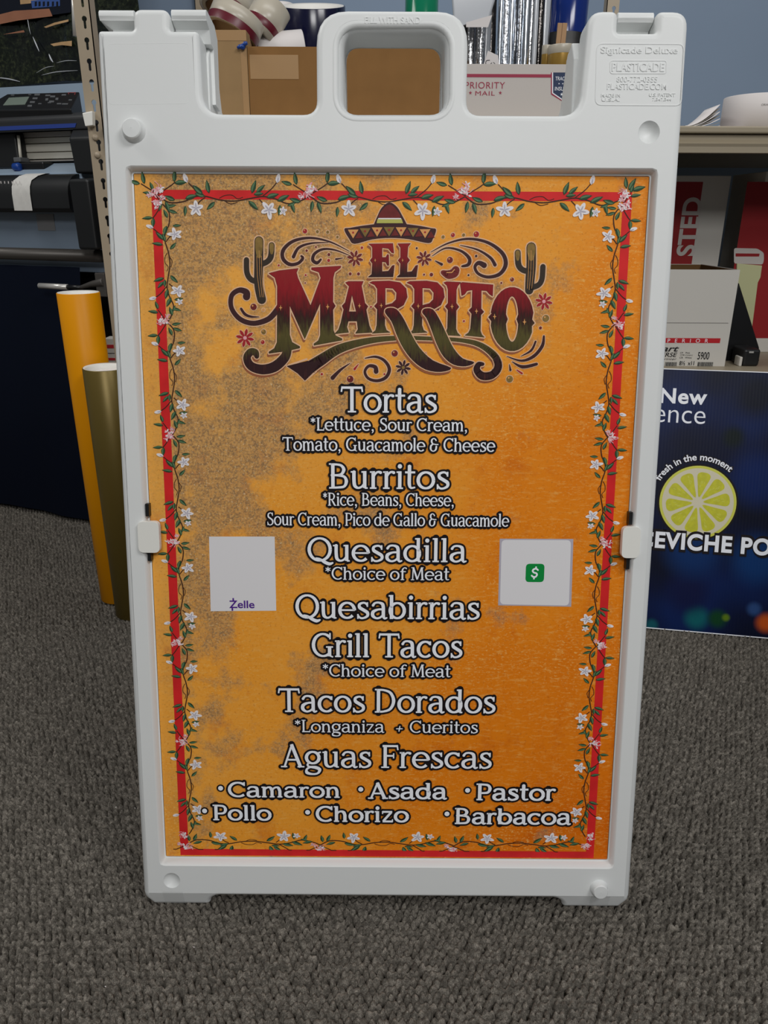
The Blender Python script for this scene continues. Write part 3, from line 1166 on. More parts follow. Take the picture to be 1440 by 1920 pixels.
# side clips that hold the poster, with the dark slot each one slides in
for (x_c, vc, s, us) in ((-1, 1006, 1, (262, 299)), (1, 1016, -1, (1163, 1200))):
    a, b = fp(us[0], vc + 29), fp(us[1], vc - 29)
    c = MB().prism(rounded([(a[0], a[1]), (b[0], a[1]), (b[0], b[1]), (a[0], b[1])], 0.007, 5), -0.0045, 0.004, M['clip']).build('poster_clip', sign, bevel=0.0022, bseg=3)
    shade_angle(c, 60)
    xe = 0.304 * x_c
    for dv in (-46, 38):
        z = fp(720, vc + dv)[1]
        MB().box(xe - 0.0022, xe + 0.0022, RD - 0.0095, RD - 0.0006, z - 0.008, z + 0.008, M['darker']).build('slot', sign)

# clear tape patches on the feet, folded over the lower bevel
for u0, u1, v0 in ((305, 343, 1671), (1108, 1144, 1684)):
    xa, zt_ = fp(u0, v0)
    xb = fp(u1, v0)[0]
    vs = []
    for z in (zt_, 0.0265, 0.004):
        y = max(0.0, (0.0265 - z) * 0.42) - 0.0006
        vs += [(xa, y, z), (xb, y, z)]
    MB().add(vs, [(0, 1, 3, 2), (2, 3, 5, 4)], M['clear_tape']).build('tape_patch', sign, weld=False)

# ================================================================== MENU POSTER
PF = Frame(T0, r1, r2)
pp = lambda u, v: PF.hit(u, v, 0.0)
M['poster'] = poster_mat()
PW, PH = 0.3035, 0.8878
poster = MB().box(-PW, PW, 0.0, 0.004, 0.001, PH - 0.001, M['poster']).build('menu_poster', M4=PF.m)
tag(poster, 'orange weathered taqueria menu poster with flower border slotted into the white sign', 'poster')


def lineq(txt, u0, u1, vb, vt, name, weight=1.0, ol=0.0024):
    a = pp(u0, vb); b = pp(u1, vb); um = (u0 + u1) / 2
    z = pp(um, vb)[1]
    cap = pp(um, vt)[1] - z
    pr = Print()
    roman(pr, txt, a[0], b[0], z, cap, weight, ol, layer=8)
    return pr.build(name, poster)


HEADS = [('Tortas', 639, 818.5, 773.6, 725), ('Burritos', 616, 842, 916.5, 869), ('Quesadilla', 577.5, 875, 1053, 1008), ('Quesabirrias', 555, 898.5, 1160, 1115),
         ('Grill Tacos', 585.6, 866, 1232, 1187), ('Tacos Dorados', 522, 928, 1335.5, 1291), ('Aguas Frescas', 526, 921, 1439, 1396)]
SUBS = [('*Lettuce, Sour Cream,', 582.4, 875, 808, 783.5), ('Tomato, Guacamole & Cheese', 530, 928, 846, 820.5), ('*Rice, Beans, Cheese,', 605.7, 850, 948.5, 924),
        ('Sour Cream, Pico de Gallo & Guacamole', 502, 954, 986, 961.5), ('*Choice of Meat', 610, 842.5, 1087, 1063), ('*Choice of Meat', 605, 845, 1268.5, 1245), ('*Longaniza  + Cueritos', 553, 895.5, 1373, 1350)]
ITEMS = [('Camaron', 428.6, 638, 1494, 1466, 414, 1477), ('Asada', 689, 838, 1497, 1467, 676.5, 1479), ('Pastor', 891.5, 1041, 1499.7, 1469, 876.6, 1481),
         ('Pollo', 399, 509, 1537, 1508.5, 384, 1519.5), ('Chorizo', 593, 766, 1540, 1511, 577, 1522), ('Barbacoa', 851.5, 1070, 1544.5, 1515, 838, 1525)]
for t in HEADS: lineq(*t, 'heading', 1.0, 0.0026)
for t in SUBS: lineq(*t, 'description', 0.98, 0.0025)
for t, u0, u1, vb, vt, bu, bv in ITEMS:
    o = lineq(t, u0, u1, vb, vt, 'filling_name', 1.42, 0.0026)
    pr = Print()
    c = pp(bu, bv)
    pr.disc(c, 0.0055, M['p_black'], 8, 18)
    pr.disc(c, 0.0034, M['p_white'], 9, 18)
    pr.build('bullet_dot', poster)

# red border line
pr = Print()
zT0, zT1 = pp(720, 358)[1], pp(720, 375.5)[1]
zB0, zB1 = pp(720, 1594)[1], pp(720, 1606)[1]
xl0, xl1 = pp(284, 370)[0], pp(302, 370)[0]
xr0, xr1 = pp(1168, 370)[0], pp(1185, 370)[0]
for (x0, x1, z0, z1) in ((xl0, xr1, zT1, zT0), (xl0, xr1, zB1, zB0), (xl0, xl1, zB1, zT0), (xr0, xr1, zB1, zT0)):
    pr.poly([(x0, z0), (x1, z0), (x1, z1), (x0, z1)], M['p_red'], 0)
pr.build('red_border_line', poster)


# flowering vine border -----------------------------------------------------
def leaf(pr, T, x, z, ang, ln, wd=None, layer=3):
    ln *= 1.22
    wd = wd or ln * 0.40
    up, lo = [], []
    for i in range(7):
        t = i / 6
        h = sin(pi * t ** 0.8) * wd / 2
        up.append((t * ln, h)); lo.append((t * ln, -h * 0.8))
    c, s = cos(rad(ang)), sin(rad(ang))
    R = lambda p: T(x + p[0] * c - p[1] * s, z + p[0] * s + p[1] * c)
    pr.poly([R(p) for p in up + lo[::-1][1:-1]], M['p_leaf'], layer)
    pr.poly([R(p) for p in [(ln * .12, 0)] + [(a, b * .75) for a, b in up[1:-1]] + [(ln * .85, 0)]], M['p_leaf2'], layer + 1)


def petal(pr, T, x, z, ang, ln, wd, m, layer):
    pts = [(0, 0)] + [(ln * t, wd / 2 * sin(pi * (0.12 + 0.8 * t)) ** 0.8) for t in (.25, .5, .75, .93)] + [(ln, 0)] + [(ln * t, -wd / 2 * sin(pi * (0.12 + 0.8 * t)) ** 0.8) for t in (.93, .75, .5, .25)]
    c, s = cos(rad(ang)), sin(rad(ang))
    pr.poly([T(x + a * c - b * s, z + a * s + b * c) for a, b in pts], M[m], layer)


def flower(pr, T, x, z, r, rot=0, layer=5):
    for k in range(5):
        a = rot + k * 72 + random.uniform(-8, 8)
        petal(pr, T, x, z, a, r * random.uniform(.85, 1.05), r * .52, 'p_petal', layer)
        petal(pr, T, x, z, a, r * .6, r * .16, 'p_petal2', layer + 1)


def cluster(pr, T, x, z, s, layer=5):
    for k in range(9):
        a = random.uniform(0, 360); d = random.uniform(0, s * .55)
        fx, fz = x + d * cos(rad(a)), z + d * sin(rad(a))
        for j in range(4):
            petal(pr, T, fx, fz, random.uniform(0, 360), s * random.uniform(.22, .42), s * .15, random.choice(['p_petal', 'p_petal', 'p_pink', 'p_pink']), layer + (j % 2))
    for k in range(4):
        a = random.uniform(0, 360)
        q, w = smooth([(x, z), (x + s * .4 * cos(rad(a)), z + s * .4 * sin(rad(a))), (x + s * .75 * cos(rad(a + 35)), z + s * .75 * sin(rad(a + 35)))], None, 4)
        pr.stroke([T(*p) for p in q], 0.0008, M['p_pink'], layer + 1, round_=False)


def motif(pr, T, full=True, seed=0):
    """one repeat of the vine, 840 long, outside up"""
    def stem(pts, w=0.0012):
        q, _ = smooth(pts, None, 5)
        pr.stroke([T(*p) for p in q], w, M['p_stem'], 2, round_=False)
    stem([(0, -5), (60, -42), (140, -38), (200, -14), (260, -10), (340, -28), (420, -34), (500, -22), (580, -10), (650, -22), (720, -46), (790, -30), (840, -5)], 0.0014)
    stem([(340, -20), (370, -6), (410, -4), (440, -22), (470, -14)], 0.0008)
    stem([(370, -34), (400, -48), (440, -40)], 0.0008)
    stem([(230, -8), (200, 30), (172, 58)]); stem([(210, -62), (232, -36), (262, -16)])
    stem([(580, -8), (630, 30), (658, 62)]); stem([(600, -66), (580, -44), (560, -24)])
    stem([(0, 0), (-60, 34), (-90, 52)]); stem([(0, 0), (70, 40), (100, 62)])
    for a in ((-95, 52, 165, 50), (-70, 50, 100, 55), (95, 60, 85, 55), (95, 55, 5, 58), (15, -30, -100, 50), (40, -36, -70, 52), (95, -30, 160, 52), (150, -24, 15, 60),
              (150, -60, -95, 45), (250, 0, 140, 60), (285, 4, 100, 58), (262, -10, 165, 50), (315, -38, -140, 52), (500, -34, -40, 58), (520, 5, 70, 60), (545, 8, 40, 52), (530, 0, 5, 46),
              (600, -16, 15, 60), (660, -34, 25, 62), (675, -52, -100, 48), (735, -40, -70, 48), (790, -36, 165, 54), (760, -40, 200, 40)):
        leaf(pr, T, *a)
    flower(pr, T, 210, -72, 47, 20)
    flower(pr, T, 612, -78, 50, 60)
    flower(pr, T, 692, -84, 26, 10)
    for bx, bz, an in ((165, 72, 110), (660, 72, 75)):
        petal(pr, T, bx, bz - 14, an, 48, 26, 'p_petal', 5)
        petal(pr, T, bx + 4, bz - 12, an + 6, 26, 9, 'p_petal2', 6)
    cluster(pr, T, 0, 22, 60)
    cluster(pr, T, -46, -6, 26)


K = 1 / 2.88 / 1575.0
cxs = [pp(u, 366)[0] for u in (296, 581, 872)]
xr_end = pp(1171, 366)[0]
zt = pp(720, 366)[1]
pr = Print()
for i, x0 in enumerate(cxs):
    L_ = (cxs + [xr_end])[i + 1] - x0
    kx = L_ / 840
    motif(pr, lambda x, z, x0=x0, kx=kx: (x0 + x * kx, zt + z * K))
cluster(pr, lambda x, z: (xr_end + x * K, zt + z * K), 0, 10, 50)
for a in ((20, 30, 60, 60), (40, 30, 15, 60), (10, 40, 100, 50)):
    leaf(pr, lambda x, z: (xr_end + x * K, zt + z * K), *a)
pr.build('vine_border', poster)
zb_ = pp(720, 1586)[1]
pr = Print()
x0, x1 = pp(352, 1596)[0], pp(1100, 1596)[0]
for i in range(3):
    motif(pr, lambda x, z, i=i: (x0 + (x1 - x0) * (i + x / 840) / 3, zb_ - min(z, 40) * K * .80))
cluster(pr, lambda x, z: (x1 + x * K, zb_ + z * K), -10, 10, 40)
pr.build('vine_border', poster)
for side in (-1, 1):
    pr = Print()
    xc = (xl0 + xl1) / 2 if side < 0 else (xr0 + xr1) / 2
    ztop, zbot = pp(720, 385)[1], pp(720, 1566)[1]
    n = 6
    for i in range(n):
        st_ = (ztop - zbot) / n
        # outside of the border is away from the centre
        motif(pr, (lambda x, z, i=i: (xc + side * (z * K * .88 - .0065), ztop - st_ * (i + x / 840))))
    cluster(pr, (lambda x, z: (xc + x * K, zbot + z * K)), 0, 0, 44)
    pr.build('vine_border', poster)

# payment cards (codes left out) ------------------------------------------
pr = Print()
q = [pp(*p) for p in ((392, 1006), (515, 1006), (518, 1145), (395, 1146))]
pr.poly(q, M['p_card'], 0)
zc = pr.build('payment_card', poster)
mb = MB()
a, b = pp(430, 1140), pp(477, 1126)
sans(mb, 'Zelle', a[0], b[0], a[1], b[1], -0.0005, M['p_purple'], 0.016)
pz = Print()
c = pp(437, 1133)
pz.stroke([(c[0] + .0005, c[1] + .0085), (c[0] + .0005, c[1] + .004)], 0.0020, M['p_purple'], 3, round_=False)
pz.stroke([(c[0] - .001, c[1] - .0085), (c[0] - .001, c[1] - .004)], 0.0020, M['p_purple'], 3, round_=False)
mb.add(pz.mb.v, pz.mb.f, M['p_purple'])
mb.build('payment_mark', zc, weld=False)
pr = Print()
q = [pp(*p) for p in ((937, 1010), (1075, 1010.5), (1071, 1137.5), (934, 1135))]
pr.poly(q, M['p_petal2'], 0)
pr.poly(rounded([(x * .975 + .025 * 0.176, z) for x, z in inset(q, 0.0015)], 0.006), M['p_card'], 1)
cc = pr.build('payment_card', poster)
mb = MB()
a, b = pp(985, 1091), pp(1021, 1057)
pz = Print()
pz.poly(rounded([(a[0], a[1]), (b[0], a[1]), (b[0], b[1]), (a[0], b[1])], 0.005), M['p_green'], 3)
cx_, cz_ = (a[0] + b[0]) / 2, (a[1] + b[1]) / 2
sd, sw = smooth([(x * .0024 + cx_, y * .0024 + cz_) for x, y in ((1.5, 1.6), (.6, 2.3), (-.6, 2.1), (-1.3, 1.2), (-.6, .2), (.6, -.1), (1.1, -1.0), (.4, -2.1), (-.8, -2.2), (-1.7, -1.5))], 0.0022, 5)
pz.stroke(sd, sw, M['p_white'], 4)
pz.stroke([(cx_ + .0012, cz_ + .0085), (cx_ + .0008, cz_ + .005)], 0.0019, M['p_white'], 4, round_=False)
pz.stroke([(cx_ - .0008, cz_ - .0052), (cx_ - .0012, cz_ - .0085)], 0.0019, M['p_white'], 4, round_=False)
pz.build('payment_mark', cc)

# restaurant logo -----------------------------------------------------------
LS = 2.1818
lg = lambda x, y: pp(400 + x / LS, 360 + y / LS)
mpx = 1.0 / LS / 1560.0          # one logo unit in metres
zz = lambda y: lg(680, y)[1]
red, blk, grn, drk = sc(150, 42, 46), sc(66, 32, 34), sc(82, 76, 48), sc(54, 32, 34)
M['p_letter'] = letter_mat('print_letter_fade', zz(730), zz(300), [(0.0, sc(150, 40, 42)), (0.22, sc(146, 28, 36)), (0.36, sc(114, 28, 32)), (0.47, sc(62, 28, 28)), (0.54, sc(62, 46, 32)), (0.66, sc(90, 82, 42)), (0.80, sc(78, 70, 38)), (0.90, drk), (1.0, drk)])
M['p_letter2'] = letter_mat('print_letter_fade_small', zz(350), zz(208), [(0.0, sc(152, 34, 38)), (0.45, sc(134, 28, 34)), (0.72, sc(90, 36, 34)), (0.9, sc(58, 32, 32)), (1.0, drk)])
LO = Print()


def shape(pts, m, holes=(), ol=5.0, sh=True, layer=0, smoothn=0):
    P = [lg(*p) for p in pts]
    Hs = [[lg(*p) for p in h] for h in holes]
    for loop in [P] + Hs:
        if sh:
            LO.stroke([(x - .0012, z - .0030) for x, z in loop], ol * 1.9 * mpx, M['p_shadow'], layer, closed=True, nd=8)
        LO.stroke(loop, ol * 2.5 * mpx, M['p_outline'], layer + 1, closed=True, nd=8)
    LO.poly(P, m, layer + 3, Hs)
    for loop in [P] + Hs:
        LO.stroke(loop, 2.2 * mpx, M['p_brown'], layer + 2, closed=True, nd=6)


def swash(pts, w, m, ol=4.5, sh=False, layer=0, n=9):
    q, ws = smooth([lg(*p) for p in pts], [a * mpx for a in w], n)
    if sh: LO.stroke([(x - .0010, z - .0028) for x, z in q], ws, M['p_shadow'], layer, grow=ol * .8 * mpx, nd=10)
    LO.stroke(q, ws, M['p_outline'], layer + 1, grow=ol * mpx, nd=10)
    LO.stroke(q, ws, m, layer + 3, nd=12)


PL = M['p_letter']
# big M
shape([(228, 333), (270, 322), (347, 313), (340, 330), (346, 352), (398, 466), (440, 352), (432, 328), (402, 318), (402, 310), (522, 303), (520, 310), (496, 328), (490, 352), (489, 450), (499, 466), (489, 482),
       (491, 566), (500, 588), (526, 600), (526, 606), (412, 627), (412, 621), (430, 608), (438, 586), (438, 452), (374, 600), (312, 462), (312, 585), (322, 615), (353, 632), (353, 638), (300, 650),
       (228, 660), (228, 654), (250, 640), (261, 615), (262, 490), (253, 476), (262, 462), (262, 385), (252, 350)], PL)
# A
shape([(541, 371), (553, 366), (613, 366), (606, 384), (620, 455), (632, 468), (625, 482), (638, 548), (650, 574), (582, 578), (592, 562), (588, 528), (552, 528), (546, 552), (553, 574), (497, 580), (512, 564),
       (522, 535), (534, 480), (527, 466), (540, 452), (556, 386)], PL, [[(567, 418), (554, 490), (585, 490)]])
for dx, leg in ((0, [(714, 476), (748, 480), (778, 520), (803, 570), (842, 637), (898, 690), (972, 720), (930, 735), (870, 726), (820, 692), (780, 642), (750, 582), (730, 530), (703, 492)]),
                (152, [(714, 478), (746, 482), (774, 525), (800, 580), (830, 640), (868, 682), (914, 697), (880, 712), (830, 705), (790, 672), (762, 620), (738, 556), (720, 515), (703, 492)])):
    s_ = lambda l: [(x + dx, y) for x, y in l]
    shape(s_([(640, 371), (652, 366), (720, 364), (764, 371), (788, 395), (793, 430), (778, 462), (745, 482), (722, 488), (702, 486), (701, 545), (708, 566), (722, 574), (650, 578), (664, 566), (669, 545), (671, 480), (659, 467), (671, 453), (671, 396), (660, 380)]),
          PL, [s_([(703, 392), (735, 394), (750, 412), (748, 440), (732, 456), (703, 464)])])
    shape(smooth(s_(leg), None, 3, True)[0], PL, layer=4, ol=4)
# I, T, O
shape([(943, 371), (955, 367), (1011, 370), (1000, 384), (994, 400), (993, 455), (1004, 470), (993, 485), (992, 560), (998, 576), (1010, 588), (938, 584), (952, 574), (958, 556), (960, 482), (949, 468), (960, 455), (960, 398), (955, 382)], PL)
shape([(1010, 374), (1018, 370), (1144, 380), (1142, 426), (1130, 418), (1118, 404), (1096, 402), (1095, 478), (1106, 490), (1094, 503), (1092, 568), (1098, 584), (1108, 594), (1030, 586), (1044, 576), (1052, 560), (1057, 498), (1046, 484), (1058, 472), (1060, 400), (1038, 404), (1028, 418), (1016, 424)], PL)
out_ = [(1222 + 88 * cos(rad(a)), 520 - 130 * sin(rad(a))) for a in range(0, 360, 12)]
out_ = out_[1:15] + [(1140, 496), (1126, 512), (1138, 528)] + out_[16:29] + [(1302, 548), (1313, 536), (1303, 522)]
inn = [(1222 + (27 - 8 * math.exp(-(sin(rad(a)) / .12) ** 2)) * cos(rad(a)), 520 - 94 * sin(rad(a))) for a in range(0, 360, 12)]
shape(out_, PL, [inn])
# EL
P2 = M['p_letter2']
shape([(636, 213), (734, 211), (738, 250), (730, 248), (716, 231), (690, 228), (690, 268), (706, 268), (712, 256), (717, 257), (718, 300), (712, 300), (706, 287), (690, 285), (690, 326), (716, 324), (732, 302), (740, 300), (735, 347), (634, 348), (648, 337), (651, 292), (642, 280), (651, 268), (651, 230), (648, 222)], P2, ol=4)
shape([(755, 212), (806, 211), (796, 224), (793, 266), (803, 279), (793, 292), (792, 328), (812, 326), (828, 302), (836, 300), (830, 347), (752, 348), (764, 337), (766, 292), (756, 280), (766, 268), (766, 228)], P2, ol=4)
# four-point sparkles in the letters
for x, y, r in ((276, 474, 12), (468, 470, 13), (598, 466, 11), (687, 465, 11), (838, 467, 11), (976, 469, 12), (1076, 488, 12), (1150, 510, 13), (1272, 532, 14), (662, 280, 8), (774, 280, 8)):
    LO.poly([lg(x + (r if k % 2 == 0 else r * .24) * cos(k * pi / 4) * (.6 if k in (0, 4) else 1), y + (r if k % 2 == 0 else r * .28) * sin(k * pi / 4)) for k in range(8)], M['p_tan'], 9)
# sweeping line under the name, flourishes off the M
swash([(398, 716), (440, 688), (520, 640), (640, 608), (770, 597), (900, 600), (1010, 606), (1090, 625), (1150, 670), (1165, 715), (1140, 748), (1100, 752), (1078, 728), (1085, 706), (1102, 704)], [50, 46, 36, 25, 17, 15, 16, 21, 28, 32, 32, 32, 28, 22, 14], PL, sh=True)
LO.poly([lg(*p) for p in ((300, 712), (388, 690), (418, 730), (375, 772), (345, 742))], PL, 3)
LO.stroke([lg(*p) for p in ((382, 684), (300, 712), (345, 742), (375, 772), (420, 734))], 8 * mpx, M['p_outline'], 1)
swash([(304, 648), (290, 680), (250, 715), (200, 726), (155, 712), (138, 680), (152, 655), (172, 656), (178, 672)], [34, 40, 42, 40, 36, 32, 30, 28, 20], PL, sh=True)
swash([(262, 482), (225, 520), (165, 537), (110, 520), (75, 475), (75, 425), (105, 402), (135, 410), (136, 428)], [24, 22, 20, 20, 19, 19, 20, 26, 30], M['p_brown'])
swash([(114, 478), (130, 500), (155, 510), (188, 511)], [10, 12, 9, 2], M['p_brown'], 3)
# flourishes beside EL
BR = M['p_brown']
for fl_, ax in ((lambda x, y: (x, y), 0), (lambda x, y: (1448 - x, y + 8), 1)):
    f_ = lambda l: [fl_(*p) for p in l]
    if ax == 0:
        swash(f_([(557, 243), (480, 205), (400, 188), (330, 200), (288, 235), (285, 272), (312, 296), (346, 292), (366, 272), (360, 262)]), [2, 6, 9, 12, 15, 15, 14, 12, 12, 8], BR)
        swash(f_([(470, 207), (400, 210), (350, 228), (328, 265)]), [2, 7, 11, 14], BR)
        swash(f_([(562, 262), (500, 238), (450, 234), (415, 252), (407, 278), (424, 290), (440, 276)]), [2, 6, 9, 12, 14, 13, 8], BR)
        swash(f_([(502, 275), (530, 270)]), [8, 2], BR, 3)
    else:
        swash([(890, 246), (960, 210), (1040, 192), (1120, 206), (1180, 248), (1196, 295), (1172, 335), (1125, 348), (1085, 335), (1070, 308), (1085, 290), (1108, 300)], [2, 6, 9, 11, 15, 17, 15, 12, 11, 12, 16, 22], BR)
        swash([(1010, 218), (1080, 236), (1132, 268), (1152, 298)], [2, 7, 11, 14], BR)
        swash([(895, 262), (950, 230), (1010, 240), (1046, 270), (1044, 296), (1018, 304)], [2, 6, 9, 14, 14, 8], BR)
        swash([(908, 282), (934, 296)], [3, 11], BR, 3)
swash([(620, 680), (664, 674), (700, 690), (720, 724), (706, 758), (670, 772), (634, 762), (620, 735), (636, 712), (662, 716), (666, 734)], [3, 9, 12, 14, 14, 12, 11, 11, 12, 16, 20], BR)
swash([(560, 700), (520, 728), (488, 760)], [2, 11, 18], BR, 3)
swash([(594, 704), (578, 724)], [2, 10], M['p_crimson'], 3)
swash([(1200, 672), (1260, 690), (1310, 672), (1345, 630), (1352, 590)], [2, 9, 14, 14, 8], BR, 3)
swash([(1258, 672), (1300, 648), (1318, 612)], [2, 10, 8], BR, 3)
swash([(1222, 694), (1265, 715), (1322, 704)], [2, 14, 12], BR, 3)
swash([(1211, 705), (1215, 728)], [2, 10], BR, 3)
swash([(1242, 728), (1262, 742)], [4, 8], M['p_crimson'], 3)
# cactuses
for st_ in (([(187, 200), (186, 300), (186, 380), (198, 440)], [36, 36, 36, 36], 0), ([(136, 278), (138, 330), (155, 358), (186, 368)], [22, 22, 22, 22], 0), ([(239, 218), (236, 262), (222, 284), (196, 296)], [24, 24, 22, 22], 0),
            ([(1300, 226), (1300, 300), (1296, 350), (1292, 402)], [38, 38, 38, 34], 0), ([(1245, 248), (1248, 296), (1264, 318), (1295, 326)], [24, 24, 22, 22], 0), ([(1348, 306), (1344, 356), (1330, 380), (1300, 392)], [22, 22, 22, 22], 0)):
    swash(st_[0], st_[1], M['p_cactus'], 5)
for x, y0, y1, w in ((187, 200, 262, 30), (1300, 226, 272, 32), (239, 218, 250, 18), (1245, 248, 276, 18)):
    q, ws = smooth([lg(x, y0), lg(x, (y0 + y1) / 2), lg(x, y1)], [w * mpx, w * mpx, w * .6 * mpx], 5)
    LO.stroke(q, ws, M['p_olive'], 4, nd=12)
for x, y0, y1, dx in ((178, 262, 430, 14), (188, 240, 430, 12), (197, 262, 430, 10), (1290, 250, 395, -6), (1300, 240, 400, -8), (1310, 262, 395, -8)):
    LO.stroke([lg(x, y0), lg(x + dx * .2, (y0 + y1) / 2), lg(x + dx, y1)], 1.6 * mpx, M['p_tan'], 5)
# hat
hat = smooth([(655, 140), (672, 100), (690, 65), (720, 44), (750, 62), (772, 98), (795, 142)], None, 6)[0]
brim = smooth([(537, 153), (560, 148), (620, 138), (725, 128), (830, 138), (890, 149), (910, 155), (898, 190), (880, 208), (800, 192), (725, 187), (650, 193), (578, 211), (556, 190)], None, 4, True)[0]
shape(hat, M['p_brown'], ol=4, sh=False)
shape(brim, M['p_brown'], ol=4, sh=False)
LO.poly([lg(*p) for p in smooth([(676, 104), (694, 70), (720, 52), (745, 68), (765, 104), (720, 108)], None, 5, True)[0]], M['p_maroon'], 5)
LO.poly([lg(*p) for p in ((672, 110), (770, 110), (776, 128), (668, 128))], M['p_lime'], 5)
LO.poly([lg(*p) for p in ((675, 107), (767, 107), (769, 112), (674, 112))], M['p_petal'], 6)
for i in range(7):
    x = 572 + i * 49
    dy = 0.00045 * (x - 725) ** 2
    LO.poly([lg(x - 22, 144 + dy), lg(x + 22, 144 + dy * .96), lg(x, 182 + dy * .8)], M['p_tan' if i % 2 == 0 else 'p_olive'], 5)
    LO.poly([lg(x + 8, 180 + dy), lg(x + 40, 178 + dy), lg(x + 24, 152 + dy)], M['p_maroon'], 6)
    LO.disc(lg(x, 156 + dy), 4 * mpx, M['p_crimson'], 7, 8)
# bean dot over the I
swash([(938, 329), (962, 338), (984, 332), (991, 320)], [16, 34, 36, 32], M['p_maroon'], 5, layer=3)
LO.stroke([lg(955, 330), lg(975, 330), lg(986, 318)], 4 * mpx, M['p_tan'], 8)


def star_flower(x, y, r, m, c='p_tan', n=8):
    for k in range(n):
        a = 2 * pi * k / n + .2
        pts = [(0, 0), (.3, .11), (.65, .17), (.9, .10), (1, 0), (.9, -.10), (.65, -.17), (.3, -.11)]
        P = [lg(x + r * (p * cos(a) - q_ * sin(a)), y + r * (p * sin(a) + q_ * cos(a))) for p, q_ in pts]
        LO.stroke(P, 5 * mpx, M['p_outline'], 1, closed=True, nd=6)
        LO.poly(P, M[m], 3)
    LO.disc(lg(x, y), r * .2 * mpx, M[c], 4, 12)


star_flower(580, 272, 34, 'p_maroon'); star_flower(862, 272, 32, 'p_maroon'); star_flower(130, 597, 38, 'p_crimson', 'p_pink'); star_flower(1352, 448, 36, 'p_crimson', 'p_pink'); star_flower(777, 718, 32, 'p_brown', 'p_olive')
for x, y, r, m in ((375, 160, 9, 'p_crimson'), (426, 162, 6, 'p_olive'), (468, 164, 6, 'p_olive'), (508, 184, 5, 'p_olive'), (532, 200, 3, 'p_tan'), (382, 240, 5, 'p_maroon'), (420, 225, 4, 'p_maroon'), (473, 256, 6, 'p_maroon'), (472, 280, 6, 'p_crimson'),
                   (268, 300, 4, 'p_crimson'), (378, 340, 4, 'p_crimson'), (376, 372, 3, 'p_maroon'), (560, 335, 6, 'p_maroon'), (594, 335, 6, 'p_maroon'), (608, 228, 5, 'p_crimson'), (832, 230, 4, 'p_brown'), (165, 470, 13, 'p_maroon'), (205, 482, 6, 'p_tan'),
                   (206, 572, 10, 'p_olive'), (202, 614, 8, 'p_crimson'), (742, 660, 13, 'p_maroon'), (560, 765, 14, 'p_maroon'), (444, 745, 5, 'p_crimson'), (980, 176, 8, 'p_crimson'), (1076, 173, 11, 'p_crimson'), (1024, 176, 6, 'p_olive'), (940, 184, 6, 'p_olive'),
                   (968, 278, 12, 'p_maroon'), (1075, 262, 5, 'p_brown'), (892, 338, 7, 'p_maroon'), (862, 338, 4, 'p_maroon'), (1044, 340, 4, 'p_brown'), (1222, 358, 8, 'p_maroon'), (1178, 372, 4, 'p_maroon'), (920, 480, 4, 'p_maroon'), (1025, 528, 4, 'p_crimson'),
                   (640, 380, 3, 'p_crimson'), (645, 470, 4, 'p_crimson'), (1360, 517, 14, 'p_olive'), (1338, 556, 6, 'p_maroon'), (1212, 765, 14, 'p_olive'), (930, 645, 5, 'p_tan'), (960, 652, 5, 'p_tan'), (868, 660, 4, 'p_crimson'), (700, 745, 4, 'p_crimson'), (96, 500, 3, 'p_tan')):
    LO.disc(lg(x, y), (r + 3) * mpx, M['p_outline'], 0, 14)
    LO.disc(lg(x, y), r * mpx, M[m], 3, 14)
    if r > 7: LO.disc(lg(x - r * .3, y - r * .35), r * .28 * mpx, M['p_tan'], 4, 8)
LO.build('restaurant_logo', poster)

# ================================================================== SHELVING UNIT
SY = 1.83
shelf = empty('shelving_unit', Matrix.Translation((0.2, SY, 0)), 'beige steel shelving unit with slotted uprights behind the white sign', 'shelving')
ox, oy = 0.2, SY
x_post = at_y(169, 153, SY + 0.02).x
SX0, SX1, SD = x_post - 0.02, 1.62, WY - SY - 0.004
ZS = at_y(1370, 236, SY).z


def local(mb, name, parent, o=(ox, oy, 0), **kw):
    mb.v = [(x - o[0], y - o[1], z - o[2]) for x, y, z in mb.v]
    return mb.build(name, parent, **kw)


def post(xc, yc, name='upright', dirx=1, holes=True, w=0.034, y_face=-1, top=2.35):
    mb = MB()
    out = [(xc - w / 2, 0.0), (xc + w / 2, 0.0), (xc + w / 2, top), (xc - w / 2, top)]
    hs = []
    if holes:
        z = 0.62
        while z < 1.6:
            h = arc(xc + 0.003, z, 0.0054, -60, 240, 8) + [(xc + 0.003 - 0.0027, z - 0.0165), (xc + 0.003, z - 0.0185), (xc + 0.003 + 0.0027, z - 0.0165)]
            hs.append(h)
            z += 0.0385
    flat = [p for l in [out] + hs for p in l]
    tr = tessellate_polygon([[Vector((p[0], p[1], 0)) for p in l] for l in [out] + hs])
    for y in (yc, yc + 0.0018):
        mb.add([(p[0], y, p[1]) for p in flat], tr, M['beige_steel'])
    for l in [out] + hs:
        n = len(l)
        mb.add([(p[0], yc, p[1]) for p in l] + [(p[0], yc + 0.0018, p[1]) for p in l], [(i, (i + 1) % n, n + (i + 1) % n, n + i) for i in range(n)], M['beige_steel'])
    xs = xc - dirx * w / 2
    mb.box(min(xs, xs + dirx * 0.002), max(xs, xs + dirx * 0.002), yc, yc + 0.034, 0, top, M['beige_steel'])
    return local(mb, name, shelf)


